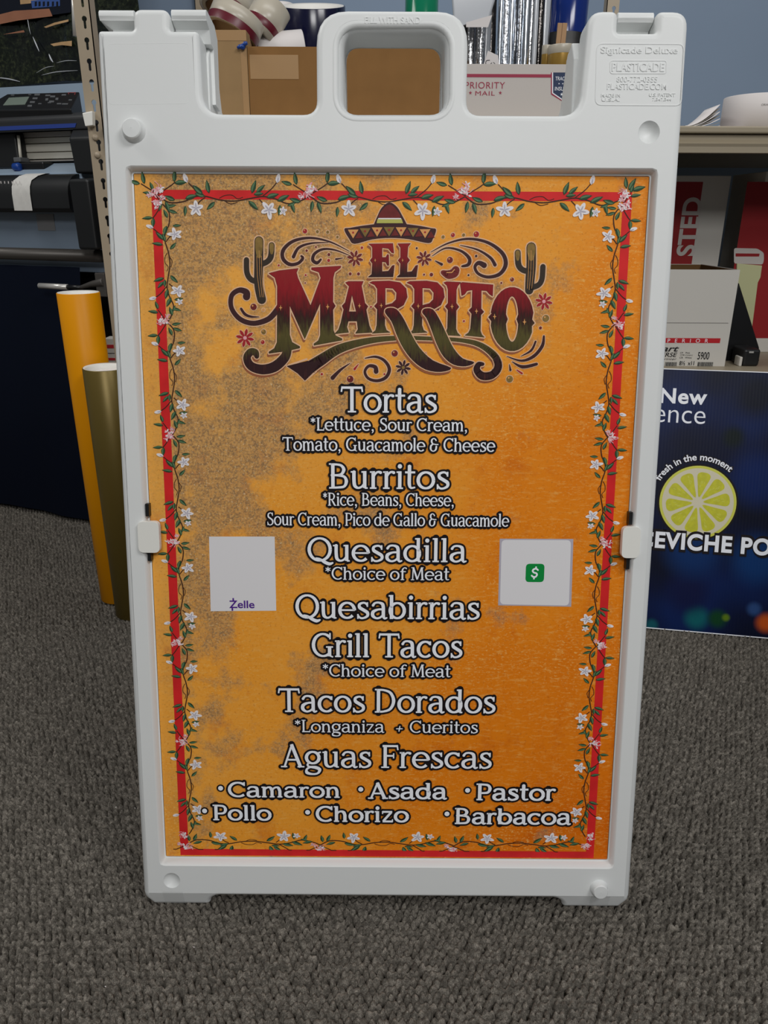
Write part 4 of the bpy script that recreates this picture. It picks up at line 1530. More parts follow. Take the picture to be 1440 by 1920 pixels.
post(x_post, SY + 0.02, dirx=-1)
post(at_y(1150, 5, 2.45).x, 2.45, holes=True)
post(SX1 - 0.02, SY + 0.02, dirx=-1, holes=False)
post(SX0 + 0.02, SY + SD - 0.02, holes=False)
for zt_, nm in ((ZS, 'shelf_deck'), (0.555, 'shelf_deck'), (0.10, 'shelf_deck')):
    mb = MB()
    mb.box(SX0 + 0.045, SX1, SY, SY + SD, zt_ - 0.014, zt_, M['beige_dark'])
    d = local(mb, nm, shelf, bevel=0.003)
    mb = MB()
    mb.xprism([(SY + 0.004, zt_ - 0.052), (SY + 0.004, zt_ - 0.040), (SY + 0.0015, zt_ - 0.034), (SY + 0.012, zt_ - 0.026), (SY + 0.012, zt_ - 0.016), (SY + 0.03, zt_ - 0.016), (SY + 0.03, zt_ - 0.052)], SX0 + 0.045, SX1, M['beige_dark'])
    local(mb, 'front_beam', shelf)
# white clip and rivets on the slotted upright
a, b = at_y(157, 237, SY), at_y(173, 208, SY)
mb = MB().prism([(a.x + 0.003, a.z), (b.x - 0.003, a.z + 0.002), (b.x, b.z), (a.x, b.z - 0.004)], SY + 0.0185, SY + 0.0, M['clip'])
local(mb, 'shelf_clip', shelf, bevel=0.0015)
for u, v in ((179, 258), (183, 291)):
    p = at_y(u, v, SY + 0.019)
    local(MB().lathe([(0.0065, 0.002), (0.0065, -0.002), (0.004, -0.004), (0.0003, -0.0045)], M['beige_steel'], 20, (0, 1, 0), p), 'shelf_rivet', shelf)


# ================================================================== THINGS ON THE TOP SHELF
def carton(name, x0, x1, y0, y1, z0, z1, m, label, cat, rz=0.0, open_top=False, th=0.004, group=None, mi=None):
    c = Vector(((x0 + x1) / 2, y0, z0))
    root = empty(name, Matrix.Translation(c) @ Matrix.Rotation(rz, 4, 'Z'), label, cat, group)
    w, d, h = x1 - x0, y1 - y0, z1 - z0
    mb = MB()
    if open_top:
        mb.box(-w / 2, w / 2, 0, th, 0, h, m); mb.box(-w / 2, w / 2, d - th, d, 0, h, m)
        mb.box(-w / 2, -w / 2 + th, th, d - th, 0, h, m); mb.box(w / 2 - th, w / 2, th, d - th, 0, h, m)
        mb.box(-w / 2 + th, w / 2 - th, th, d - th, 0, th, mi or m)
        if mi:
            e = 0.0004
            for (a0, a1, b0, b1) in ((-w / 2 + th, w / 2 - th, th, th + e), (-w / 2 + th, w / 2 - th, d - th - e, d - th), (-w / 2 + th, -w / 2 + th + e, th, d - th), (w / 2 - th - e, w / 2 - th, th, d - th)):
                mb.box(a0, a1, b0, b1, th, h - 0.001, mi)
    else:
        mb.box(-w / 2, w / 2, 0, d, 0, h, m)
    b = mb.build('box_body', root, bevel=0.0015, bseg=2, weld=False)
    return root, w, d, h, c


def flat_quad(name, parent, x0, x1, z0, z1, y, m, **kw):
    return MB().box(x0, x1, y, y + 0.0004, z0, z1, m).build(name, parent, **kw)


# tall cardboard box, left
p0, p1 = at_y(340, 210, 1.90), at_y(461, 56, 1.90)
r_, w, d, h, c = carton('cardboard_box', p0.x, p1.x, 1.90, 2.10, ZS, p1.z, M['card2'], 'taller tan cardboard box on the shelf left of the sign handle', 'box')
flat_quad('packing_tape', r_, -w / 2 + .002, w / 2, h - 0.020, h - 0.002, -0.0005, M['packtape'])
flat_quad('packing_tape', r_, w / 2 - .014, w / 2 - .001, 0.02, h - 0.022, -0.0005, M['packtape'])
# wide cardboard box
p0, p1 = at_y(464, 99, 1.90), at_y(838, 86, 1.90)
r_, w, d, h, c = carton('cardboard_box', p0.x, p1.x, 1.90, 2.16, ZS, p1.z - 0.003, M['card'], 'wide brown cardboard box seen through the sign handle', 'box', open_top=True, mi=M['card_dark'])
a, b = at_y(470, 148, 1.90), at_y(559, 103, 1.90)
flat_quad('packing_tape', r_, a.x - c.x, b.x - c.x, a.z - c.z, b.z - c.z, -0.0005, M['packtape'])
# mailing box with printed front
PY = 1.88
p0, p1 = at_y(846, 214, PY), at_y(1120, 121, PY)
r_, w, d, h, c = carton('mailing_box', p0.x, p1.x, PY, PY + 0.24, ZS, p1.z, M['white_card2'], 'white mailing box with red stripe holding the silver foil rolls', 'box', open_top=True, mi=M['card_dark'])
ml = lambda u, v: (lambda q: (q.x - c.x, q.z - c.z))(at_y(u, v, PY))
a, b = ml(800, 146), ml(1036, 138)
flat_quad('red_stripe', r_, -w / 2, b[0], ml(950, 145)[1], ml(950, 139)[1], -0.0005, M['mailred'])
mb = MB()
for t, u0, u1, v0, v1 in (('PRIORITY', 872, 947, 154, 166), ('MAIL', 891, 928, 171, 179)):
    a, b = ml(u0, v1), ml(u1, v0)
    sans(mb, t, a[0], b[0], a[1], b[1], -0.0006, M['mailred'], 0.0, spacing=1.1)
ps = Print(-0.0004)


def star(pr, cx, cz, r, m, layer=1):
    pr.poly([(cx + (r if k % 2 == 0 else r * .42) * sin(k * pi / 5), cz + (r if k % 2 == 0 else r * .42) * cos(k * pi / 5)) for k in range(10)], m, layer)


for u in (882, 938):
    q = ml(u, 174); star(ps, q[0], q[1], 0.0038, M['mailred'])
mb.add(ps.mb.v, ps.mb.f, M['mailred'])
mb.build('printed_lettering', r_, weld=False)
ps = Print(-0.0004)
sh = [ml(*p) for p in ((1033, 136), (1076, 136), (1076, 180), (1054, 190), (1033, 177))]
ps.poly(sh, M['mailred'], 0)
ps.poly([ml(*p) for p in ((1035, 136), (1074, 136), (1074, 178), (1054, 188), (1035, 175))], M['p_white'], 1)
ps.poly([ml(*p) for p in ((1037, 136), (1073, 136), (1073, 177), (1054, 185.5), (1037, 174))], M['navy'], 2)
for u in (1048, 1055, 1063): q = ml(u, 157); star(ps, q[0], q[1], 0.0018, M['p_white'], 3)
q = ml(1053, 177); star(ps, q[0], q[1], 0.0034, M['p_white'], 3)
mb = ps.mb
for t, u0, u1, v0, v1 in (('TRACKED', 1041, 1072, 144, 151), ('INSURED', 1040, 1071, 163, 170)):
    a, b = ml(u0, v1), ml(u1, v0)
    sans(mb, t, a[0], b[0], a[1], b[1], -0.0012, M['p_white'], 0.005)
mb.build('shield_print', r_, weld=False)


def vinyl_roll(name, base, top, r, m, label, cat='roll', group=None, mcore=None, mw=None, rc=0.72):
    """a rolled-up length of vinyl around a cardboard core"""
    base, top = Vector(base), Vector(top)
    ax = (top - base)
    L_ = ax.length
    rot = ax.to_track_quat('Z', 'Y').to_matrix().to_4x4()
    root = empty(name, Matrix.Translation(base) @ rot, label, cat, group)
    MB().lathe([(r * rc, 0), (r - .001, 0), (r, .001), (r, L_ - .001), (r - .001, L_), (r * .955, L_), (r * .955, L_ - .0001)], m, 48).build('vinyl_wrap', root)
    MB().lathe([(r * .80, 0.001), (r * .80, L_ - .012), (r * .86, L_ - .002), (r * .955, L_ + .0006), (r * .97, L_ - .002)], mcore or M['core'], 48).build('core_tube', root)
    MB().lathe([(r * .80, L_ - .012), (.0002, L_ - .012)], M['paper'], 40).build('core_plug', root)
    return root


# navy roll
q = at_y(588, 20, 2.27)
vinyl_roll('vinyl_roll', (q.x, 2.335, ZS + 0.028), (q.x, 2.25, q.z + 0.006), 0.081, M['navyroll'], 'navy vinyl roll with white core end behind the cardboard box', mcore=M['core'])
# green roll
q = at_y(792, -60, 2.25)
vinyl_roll('vinyl_roll', (q.x, 2.25, ZS), (q.x, 2.25, q.z), 0.0415, M['greenroll'], 'green vinyl roll standing behind the sign handle')
# blue roll
q = at_y(1072, -60, 2.06)
blue_roll = vinyl_roll('vinyl_roll', (q.x - .008, 2.06, ZS + 0.006), (q.x, 2.06, q.z), 0.046, M['blueroll'], 'royal blue vinyl roll standing beside the silver foil rolls')
# pale tube
q = at_y(502 + 24, 40, 2.42)
vinyl_roll('paper_roll', (q.x, 2.42, ZS), (q.x + .004, 2.42, at_y(526, 8, 2.42).z), 0.034, M['paper'], 'slim white paper roll standing just left of the navy roll', cat='roll')


def ring_roll(u, v, y, r, wd, ax, label, frac=0.72, holer=0.78):
    q = at_y(u, v, y)
    ax = Vector(ax).normalized()
    rot = ax.to_track_quat('Z', 'Y').to_matrix().to_4x4()
    root = empty('tape_roll', Matrix.Translation(q) @ rot, label, 'tape roll', 'cream rolls on top of the cardboard boxes')
    h = wd / 2
    MB().lathe([(r * holer, -h), (r, -h), (r, h), (r * holer, h), (r * holer, -h)], M['tape_beige'], 48).build('paper_wrap', root)
    MB().lathe([(r * 1.002, -h - .0004), (r * 1.003, -h + wd * (1 - frac)), (r * 1.002, -h + wd * (1 - frac) + .0002)] if wd < .06 else [(r * 1.002, -h + wd * .17), (r * 1.003, -h + wd * .171), (r * 1.003, -h + wd * .38), (r * 1.002, -h + wd * .381)], M['tape_edge'], 48).build('maroon_band', root)
    MB().lathe([(r * holer * .97, -h + .001), (r * holer * .97, h - .001)], M['card_dark'], 40).build('core_tube', root)
    return root


ring_roll(441, 46, 1.99, 0.060, 0.044, (0.42, 0.22, 0.88), 'cream tape roll with maroon band leaning nearest the sign ear', 0.62)
ring_roll(497, 41, 2.06, 0.043, 0.080, (0.50, 0.30, 0.82), 'taller cream tape roll with maroon stripe beside the navy roll', 0.74)
ring_roll(428, 8, 2.16, 0.062, 0.05, (0.35, 0.30, 0.88), 'cream tape roll at the back topmost behind the other two', 0.7)
# pale paper cone below them
q = at_y(512, 86, 2.03)
q0 = at_y(484, 104, 2.06)
vinyl_roll('paper_roll', q0, q0 + Vector((.105, .02, .012)), 0.045, M['paper'], 'pale grey paper roll lying inside the wide cardboard box', cat='roll')
# blue wing nut on the tall box's corner
q = at_y(455, 88, 1.895)
mb = MB()
mb.lathe([(0.004, 0.006), (0.006, 0.0), (0.005, -0.006), (0.0004, -0.007)], M['bluecap'], 16, (0, 1, 0), (0, 0, 0))
for s in (-1, 1):
    mb.tube([(0, -.002, 0), (s * .006, -.003, .003 + .003 * s), (s * .011, -.003, .002 + .005 * s)], [.004, .0045, .003], M['bluecap'], 10)
o = mb.build('push_clip', M4=Matrix.Translation(q))
tag(o, 'small blue clip on the corner of the tall cardboard box', 'clip')

# foil rolls standing in the mailing box
specs = [(874, 2.0, .014, 'foil3'), (884, 1.99, .011, 'foil2'), (893, 2.02, .012, 'foil3'), (902, 1.97, .010, 'foil2'), (912, 2.02, .012, 'film'), (921, 2.04, .012, 'foil3'), (938, 1.96, .006, 'foil'), (947, 1.98, .011, 'foil2'), (958, 1.97, .009, 'foil'), (966, 1.99, .008, 'foil2'),
         (974, 1.98, .010, 'foil2'), (985, 1.96, .010, 'foil'), (994, 1.98, .008, 'foil2'), (1002, 1.97, .006, 'film'), (1010, 2.0, .009, 'foil3'), (1019, 2.03, .013, 'film')]
NM = {'foil': 'bright silver', 'foil2': 'crinkled silver', 'foil3': 'dark grey', 'film': 'pale grey'}
for i, (u, y, r, m) in enumerate(specs):
    b_ = at_y(u, 125, y)
    t_ = at_y(u + 4 + (u - 950) * .04, -40, y + .015)
    root = empty('foil_roll', Matrix.Translation((b_.x, y, ZS + 0.006)) @ (Vector((t_.x, t_.y, t_.z)) - Vector((b_.x, y, ZS + .006))).to_track_quat('Z', 'Y').to_matrix().to_4x4(),
                 'shiny rolled foil or film sheet standing in the white mailing box', 'foil roll', 'foil rolls in the mailing box')
    L_ = (t_ - Vector((b_.x, y, ZS + .006))).length
    mb = MB()
    # slightly uneven spiral roll
    seg = 28
    vs = []
    rows = 9
    for j in range(rows):
        for k in range(seg):
            a = 2 * pi * k / (seg - 1)
            rr = r * (1 - .12 * k / seg) * (1 + .05 * sin(5 * a + j * 1.7 + i) + .04 * sin(j * 2.1 + 3 * a))
            vs.append((rr * cos(a + i), rr * sin(a + i), L_ * j / (rows - 1)))
    mb.add(vs, [(j * seg + k, j * seg + k + 1, (j + 1) * seg + k + 1, (j + 1) * seg + k) for j in range(rows - 1) for k in range(seg - 1)], M[m], True)
    mb.build('rolled_sheet', root, weld=False)
# plastic film bag hanging over them, with its white header card
q = [at_y(*p, 1.935) for p in ((846, -20), (935, -20), (927, 4), (919, 30), (914, 34), (862, 50), (850, 30))]
mb = MB().prism([(p.x, p.z) for p in q], 1.935, 1.943, M['film'])
o = mb.build('film_bag', bevel=0.003)
tag(o, 'grey clear film bag folded over the foil rolls by the handle', 'film bag')
q = [at_y(*p, 1.930) for p in ((874, 42), (923, 28), (915, 51), (874, 51))]
MB().prism([(p.x, p.z) for p in q], 1.930, 1.9305, M['paper']).build('header_card', o)
# handwritten paper tag
q = [at_y(*p, 1.93) for p in ((915, 95), (934, 104), (937, 132), (903, 132))]
o = MB().prism([(p.x, p.z) for p in q], 1.93, 1.9306, M['paper']).build('paper_tag')
tag(o, 'torn white paper tag with black handwriting in front of the foil rolls', 'tag')
pz = Print(1.93, 1e-4)
s1, _ = smooth([(p.x, p.z) for p in (at_y(*c_, 1.93) for c_ in ((918, 113), (912, 114), (911, 120), (916, 123), (922, 118)))], None, 5)
pz.stroke(s1, 0.0015, M['ink'], 1)
s1, _ = smooth([(p.x, p.z) for p in (at_y(*c_, 1.93) for c_ in ((925, 117), (928, 120), (926, 124)))], None, 4)
pz.stroke(s1, 0.0012, M['ink'], 1)
pz.build('handwriting', o)
# wooden sticks, gold rolls
for k, (u, lab) in enumerate(((1040.5, 'pale wooden paint stick left of its twin before the blue roll'), (1049.5, 'pale wooden paint stick right of its twin before the blue roll'))):
    t_, b_ = at_y(u + 1.5, 43, 2.0), at_y(u - 1, 125, 2.0)
    o = MB().box(-.0052, .0052, -.0015, .0015, 0, t_.z - b_.z + 0.1, M['wood']).build('paint_stick', bevel=0.0006, M4=Matrix.Translation((b_.x, 2.0, b_.z - 0.1)) @ Matrix.Rotation(0.03, 4, 'Y'))
    tag(o, lab, 'stick')
for u0, u1, y, lab in ((1030, 1082, 1.94, 'wide gold and cream tape roll standing in the mailing box'), (1017, 1036, 1.965, 'narrow copper and cream tape roll behind the wide gold one')):
    a, b = at_y(u0, 85, y), at_y(u1, 85, y)
    r = (b.x - a.x) / 2
    zt_, zm = a.z, at_y(u0, 102, y).z
    root = empty('tape_roll', Matrix.Translation(((a.x + b.x) / 2, y + r * .2, ZS + .006)), lab, 'tape roll')
    h1, h2 = zm - ZS - .006, zt_ - ZS - .006
    MB().lathe([(r * .7, 0), (r, 0), (r, h1)], M['goldtape'], 40).build('gold_wrap', root)
    MB().lathe([(r * 1.0, h1), (r * 1.01, h1 + .0005), (r * 1.01, h2 - .001), (r, h2), (r * .8, h2), (r * .8, 0)], M['tape_beige'], 40).build('core_tube', root)
# black lower sleeve of the blue roll
h_s = at_y(1068, 58, 2.015).z - ZS - .006
MB().lathe([(.0465, .001), (.0475, .001), (.0475, h_s), (.0463, h_s)], M['darker'], 40).build('black_sleeve', blue_roll)

# white paper roll and booklet at the right end
q0, q1 = at_y(1366, 200, 1.98), at_y(1366, 172, 1.96)
r = 0.085
root = empty('paper_roll', Matrix.Translation((q0.x + r, 2.0, ZS)), 'short fat white paper roll at the end of the shelf beside the booklet', 'roll')
hh = at_y(1400, 174, 1.93).z - ZS
MB().lathe([(.04, 0), (r, 0), (r, hh - .001), (r - .001, hh), (.04, hh)], M['paper'], 56).build('rolled_paper', root)
MB().lathe([(.039, .002), (.04, hh - .001), (.036, hh - .001), (.036, 0.002), (.039, .002)], M['card'], 32).build('core_tube', root)
mb = MB()
vs, fs = text_polys('ORACAL', 0.0)
wv = max(v[0] for v in vs)
zl = at_y(1400, 198, 1.92).z - ZS
mb2 = [(v[0] / wv - .5, v[1]) for v in vs]
out = []
for a, b in mb2:
    an = -pi / 2 + (0.0 + a * .026) / r + (-.28)
    out.append(((r + .0005) * cos(an), (r + .0005) * sin(an), zl + b * .006))
mb.add(out, fs, M['greyink'])
mb.build('printed_mark', root, weld=False)
q = at_y(1285, 236, 1.93)
root = empty('booklet', Matrix.Translation((q.x, 1.93, ZS)), 'open grey booklet with curled up pages lying on the beige shelf', 'booklet')
for k in range(7):
    n = 9
    vs = []
    for j in range(n):
        t = j / (n - 1)
        x = .0 + .078 * t * (1 - .10 * k / 7)
        z = .002 + .0012 * k + .042 * (t ** 2.0) * (0.18 + .14 * k)
        vs += [(x, 0, z), (x + .004, .10, z)]
    vs += [(v[0], v[1], v[2] + .0012) for v in vs]
    m_ = n * 2
    fs = [(2 * j, 2 * j + 2, 2 * j + 3, 2 * j + 1) for j in range(n - 1)]
    fs += [tuple(m_ + i for i in f) for f in fs] + [(2 * j, 2 * j + 2, m_ + 2 * j + 2, m_ + 2 * j) for j in range(n - 1)] + [(2 * n - 2, 2 * n - 1, m_ + 2 * n - 1, m_ + 2 * n - 2)]
    MB().add(vs, fs, M['oldpaper'] if k % 2 else M['paper'], True).build('page', root, weld=False)
MB().box(-.06, .13, -.005, .12, 0.0003, .0018, M['paper']).build('cover', root)

# ================================================================== THINGS ON THE LOWER SHELF
ZL = 0.555
YC = 1.90
p0, p1 = at_y(1170, 505, YC), at_y(1388, 506, YC)
root, w, d, h, c = carton('paper_carton', p0.x, p1.x, YC, YC + 0.235, ZL, p1.z, M['white_card'], 'open white copy paper carton with red band behind the blue sign', 'box', open_top=True, mi=M['card_dark'])
ml = lambda u, v: (lambda q: (q.x - c.x, q.z - c.z))(at_y(u, v, YC))
a = ml(1240, 643); b = ml(1351, 634)
flat_quad('red_band', root, -w / 2 + .005, b[0], ml(1300, 643)[1], ml(1300, 634)[1], -0.0005, M['labelred'])
mb = MB()
a, b = ml(1262, 640.5), ml(1326, 636); a0, b0 = ml(1231, 642), ml(1328, 635.5)
sans(mb, 'S U P E R I O R', ml(1222, 641)[0], b0[0], a0[1] , b0[1] , -0.0007, M['p_white'], 0.0, spacing=1.5)
mb.build('band_lettering', root, weld=False)
mb = MB()
for t, u0, u1, v0, v1, off, sh_ in (('Mart', 1222, 1274, 648, 659, .02, .3), ('REVERSE', 1216, 1270, 661, 669, .01, .2), ('CF   Pink', 1275, 1294, 660, 663, 0, 0), ('CFB Canary', 1275, 1299, 664.5, 667.5, 0, 0), ('CB   White', 1274, 1297, 669, 672, 0, 0), ('Printer', 1240, 1269, 671, 675, 0, .2),
                                  ('5900', 1307, 1331, 660, 674, .01, 0), ('8½  x11', 1273, 1302, 677, 685, .02, 0), ('279 x 216 mm', 1271, 1290, 686.5, 690, 0, 0)):
    a, b = ml(u0, v1), ml(u1, v0)
    sans(mb, t, a[0], b[0], a[1], b[1], -0.0006, M['ink'], off, shear=sh_)
mb.build('printed_lettering', root, weld=False)
mb = MB()
rb = random.Random(4)
for (u0, u1) in ((1245, 1268), (1306, 1337)):
    a, b = ml(u0, 696), ml(u1, 679)
    x = a[0]
    while x < b[0]:
        wv = rb.choice([.0006, .0009, .0014])
        mb.box(x, x + wv, -0.0007, -0.0003, a[1] - .01, b[1], M['ink'])
        x += wv + rb.choice([.0006, .0010])
mb.build('stripe_block', root, weld=False)
flat_quad('lid_seam', root, -w / 2, w / 2 - .008, ml(1300, 605)[1] - .0012, ml(1300, 605)[1], -0.0004, M['greyink'])

# red and white mail cartons standing on end at the back
RY = 2.16
a, b = at_y(1150, 700, RY), at_y(1372, 328, RY)
root, w, d, h, c = carton('mail_carton', a.x, b.x, RY, RY + 0.2, ZL, b.z - .002, M['white_card'], 'dim white mail carton with narrow red side panel behind the copy paper carton', 'box')
ml = lambda u, v: (lambda q: (q.x - c.x, q.z - c.z))(at_y(u, v, RY))
a, b = ml(1240, 480), ml(1316, 341)
flat_quad('red_panel', root, a[0], ml(1310, 400)[0], ZL * 0 + .01, b[1], -0.0005, M['boxred'])
mb = MB()
a, b = ml(1279, 478), ml(1312, 370)
sans(mb, 'STED', ml(1275, 420)[0], ml(1311, 420)[0], ml(1300, 480)[1], ml(1300, 370)[1], -0.0010, M['white_card2'], 0.03, rot=90)
mb.build('printed_lettering', root, weld=False)
RY2 = 2.12
a, b = at_y(1374, 700, RY2), at_y(1560, 322, RY2)
root, w, d, h, c = carton('mail_carton', a.x, b.x, RY2, RY2 + 0.2, ZL, b.z, M['white_card'], 'dim white mail carton with wide deep red front behind the green folder', 'box')
ml = lambda u, v: (lambda q: (q.x - c.x, q.z - c.z))(at_y(u, v, RY2))
flat_quad('red_panel', root, ml(1392, 400)[0], w / 2 - .01, ml(1430, 634)[1], ml(1430, 341)[1], -0.0005, M['boxred'])
pz = Print(-0.0005)
D1 = [ml(*p) for p in ((1376, 465), (1420, 466), (1432, 474), (1432, 488), (1430, 496), (1376, 494))]
pz.poly(rounded(D1, 0.006), M['white_card2'], 1)
pz.poly([ml(*p) for p in ((1379, 475), (1424, 475.5), (1423, 481), (1379, 481))], M['boxred'], 2)
pz.build('printed_lettering', root)

# green folder, black slanted board, small black gadget
q = [at_y(*p, 2.06) for p in ((1382, 494), (1429, 498), (1426, 520), (1421, 530), (1407, 640), (1375, 640))]
o = MB().prism([(p.x, p.z) for p in q], 2.06, 2.064, M['greenpaper']).build('paper_folder', bevel=0.0006)
tag(o, 'pale green paper folder standing between the white carton and red mail carton', 'folder')
q = [at_y(*p, 1.98) for p in ((1386, 530), (1424, 652), (1424, 712), (1340, 712), (1340, 700))]
o = MB().prism([(p.x, p.z) for p in q], 1.98, 2.02, M['darker']).build('black_case', bevel=0.003)
tag(o, 'black wedge shaped case leaning beside the white paper carton', 'case')
q0, q1 = at_y(1389, 700, 1.90), at_y(1428, 655, 1.90)
root = empty('desk_gadget', Matrix.Translation(((q0.x + q1.x) / 2, 1.90, ZL)), 'small black gadget with silver strip at the far right of the lower shelf', 'gadget')
w = q1.x - q0.x
hh = q1.z - ZL
MB().box(-w / 2, w / 2, 0, .07, 0, hh, M['black']).build('gadget_body', root, bevel=0.006, bseg=3)
MB().box(-w * .22, w * .05, -.001, .0, hh - .009, hh - .005, M['steel']).build('silver_strip', root)
MB().box(-w / 2 - .008, -w / 2 - .001, .0, .03, 0, hh * .55, M['white_card']).build('white_tab', root, bevel=0.002)

# red and white packets glimpsed beside the yellow roll
for k, (v0, v1, lab) in enumerate(((636, 662, 'upper red and white packet between yellow roll and white sign'), (664, 682, 'lower red and white packet between yellow roll and white sign'))):
    a, b = at_y(192, v1, 1.93), at_y(250, v0, 1.93)
    root = empty('packet', Matrix.Translation(((a.x + b.x) / 2, 1.93, a.z)), lab, 'packet')
    w, hh = b.x - a.x, b.z - a.z
    MB().prism(rounded([(-w / 2, 0), (w / 2, 0), (w / 2, hh), (-w / 2, hh)], .008), 0, .05, M['white_card']).build('wrapper', root, bevel=.004)
    MB().box(-w / 2 + .004, w / 2, -.0005, 0, hh * .35, hh * .6, M['labelred']).build('red_band', root)

# ================================================================== BLUE CORRUGATED SIGN (right)
b0, b1 = at_z(1222, 1178, 0.001), at_z(1440, 1197, 0.001)
exv = (b1 - b0).normalized()
t1 = at_y(1440, 697, 1.735)
back = Vector((-exv.y, exv.x, 0))
off = (t1 - b1).dot(back)
ezv = (back * off + Vector((0, 0, t1.z))).normalized()
LH = math.hypot(off, t1.z)
BF = Frame(b0 - exv * 0.24, exv, ezv)
bh = lambda u, v: BF.hit(u, v, 0.0)
BLOBS = [(*bh(1306, 1158), .038, sc(6, 90, 96)), (*bh(1345, 1160), .030, sc(8, 60, 30)), (*bh(1361, 1158), .012, sc(90, 120, 20)), (*bh(1436, 1168), .030, sc(190, 80, 20)), (*bh(1414, 1142), .022, sc(40, 70, 120)), (*bh(1222, 1172), .02, sc(8, 80, 90)),
         (*bh(1290, 1110), .07, sc(6, 16, 60)), (*bh(1375, 820), .035, sc(6, 20, 22)), (*bh(1420, 740), .08, sc(4, 10, 30)), (*bh(1300, 1030), .09, sc(4, 44, 96)), (*bh(1420, 1050), .08, sc(4, 50, 104)), (*bh(1420, 900), .09, sc(3, 30, 84))]
M['deepsea'] = sign_blue_mat()
BWd = 0.915
zt_ = bh(1350, 695)[1]
bs = MB().box(0, BWd, 0.0, 0.0045, 0, zt_, M['deepsea']).build('corrugated_sign', M4=BF.m)
tag(bs, 'deep blue corrugated plastic sign with lemon slice leaning at lower right', 'sign')
MB().box(-.0006, BWd + .0006, -.0004, .0049, zt_ - .0012, zt_ + .0006, M['p_white']).build('white_edge', bs)
MB().box(-.0006, BWd + .0006, -.0004, .0049, -.0006, .0016, M['p_white']).build('white_edge', bs)
mb = MB()
a, b = bh(1206, 754), bh(1327, 730)
sans(mb, 'New', bh(1237, 757)[0], b[0], bh(1290, 758)[1], bh(1290, 729)[1], -.0004, M['p_white'], .026, spacing=1.08)
mb.build('lettering', bs, weld=False)
mb = MB()
sans(mb, 'ence', bh(1226, 790)[0], bh(1322, 790)[0], bh(1290, 794)[1], bh(1290, 770)[1], -.0004, M['p_white'], -.008)
mb.build('lettering', bs, weld=False)
# lemon slice
cl = bh(1308, 942)
rl = bh(1308, 873)[1] - cl[1]
pz = Print()
pz.disc(cl, rl * 1.05, M['p_black'], 0, 64)
M['lemon'] = mat('print_lemon', (196, 194, 16), .5, noise=.12, nscale=90)
M['lemon_rind'] = mat('print_lemon_rind', (206, 206, 70), .5)
M['lemon_pith'] = mat('print_lemon_pith', (214, 206, 178), .5)
pz.disc(cl, rl, M['lemon_rind'], 1, 64)
pz.disc(cl, rl * .93, M['lemon_pith'], 2, 64)
for k in range(10):
    a0 = k * 36 + 9
    pts = [(cl[0] + rl * rr * cos(rad(a0 + da)), cl[1] + rl * rr * sin(rad(a0 + da))) for rr, da in ((.14, 0), (.50, 13), (.74, 13.5), (.82, 8), (.83, 0), (.82, -8), (.74, -13.5), (.50, -13))]
    q, _ = smooth(pts, None, 4, True)
    pz.poly(q, M['lemon'], 3)
    for j in range(5):
        aa, rr = a0 + random.uniform(-8, 8), random.uniform(.4, .72)
        pz.stroke([(cl[0] + rl * rr * cos(rad(aa)), cl[1] + rl * rr * sin(rad(aa))), (cl[0] + rl * (rr + .06) * cos(rad(aa)), cl[1] + rl * (rr + .06) * sin(rad(aa)))], .0016, M['lemon_rind'], 4, nd=6)
pz.build('lemon_slice', bs)
# lettering in an arc over it
txt = 'fresh in the moment'
R_ = rl * 1.15
pa = bh(1388, 866); pb = bh(1245, 886)
ang = lambda p: math.atan2(p[1] - cl[1], p[0] - cl[0])
vs, fs = text_polys(txt, .02)
x0_, x1_ = min(v[0] for v in vs), max(v[0] for v in vs)
A1 = ang(bh(1388, 866)); A0 = ang(bh(1229, 897))
sc_ = (A0 - A1) * R_ / (x1_ - x0_)
for off_, m_, yy, nm in ((.11, M['p_black'], -.0005, 'lettering_outline'), (.02, M['p_white'], -.0009, 'lettering')):
    vs, fs = text_polys(txt, off_)
    mb = MB()
    out = []
    for v in vs:
        t = A0 - (v[0] - x0_) * sc_ / R_
        rr = R_ + v[1] * sc_
        out.append((cl[0] + rr * cos(t), yy, cl[1] + rr * sin(t)))
    mb.add(out, fs, m_)
    mb.build(nm, bs, weld=False)
for off_, m_, yy, nm in ((.10, M['p_black'], -.0012, 'lettering_outline'), (.036, M['p_white'], -.0016, 'lettering')):
    mb = MB()
    g = .0 if nm == 'lettering' else .006
    z0, z1 = bh(1350, 1036)[1], bh(1350, 1004)[1]
    sl = 0.0
    sans(mb, 'CEVICHE PO', bh(1196, 1020)[0] - g, bh(1440, 1030)[0] + .006 + g, z0 - g, z1 + g, yy, m_, off_, spacing=1.10)
    mb.build(nm, bs, weld=False)

# ================================================================== LEANING VINYL ROLLS (left)
yt = at_y(146.5, 548, 1.72)
vinyl_roll('vinyl_roll', (-0.663, 1.7275, 0.002), (yt.x, 1.72, yt.z), 0.0445, M['yellow'], 'tall yellow vinyl roll leaning by the printer left of the sign')
gt = at_y(206, 688, 1.64)
vinyl_roll('vinyl_roll', (-0.599, 1.65, 0.001), (-0.596, 1.64, gt.z), 0.0465, M['gold'], 'shorter olive gold vinyl roll standing in front of the yellow one')

# ================================================================== WIDE-FORMAT PRINTER (left)
ang_ = rad(-21.5)
pex = Vector((cos(ang_), sin(ang_), 0))
PR = Frame((-0.76, 2.157, 0), pex, (0, 0, 1))
prn = empty('large_format_printer', PR.m, 'black large format vinyl printer on a stand at far left', 'printer')
ph = lambda u, v, y=0.0: PR.hit(u, v, y)
XL = -1.75     # left end, out of the picture


def pz_(v, u=100, y=0.0): return ph(u, v, y)[1]


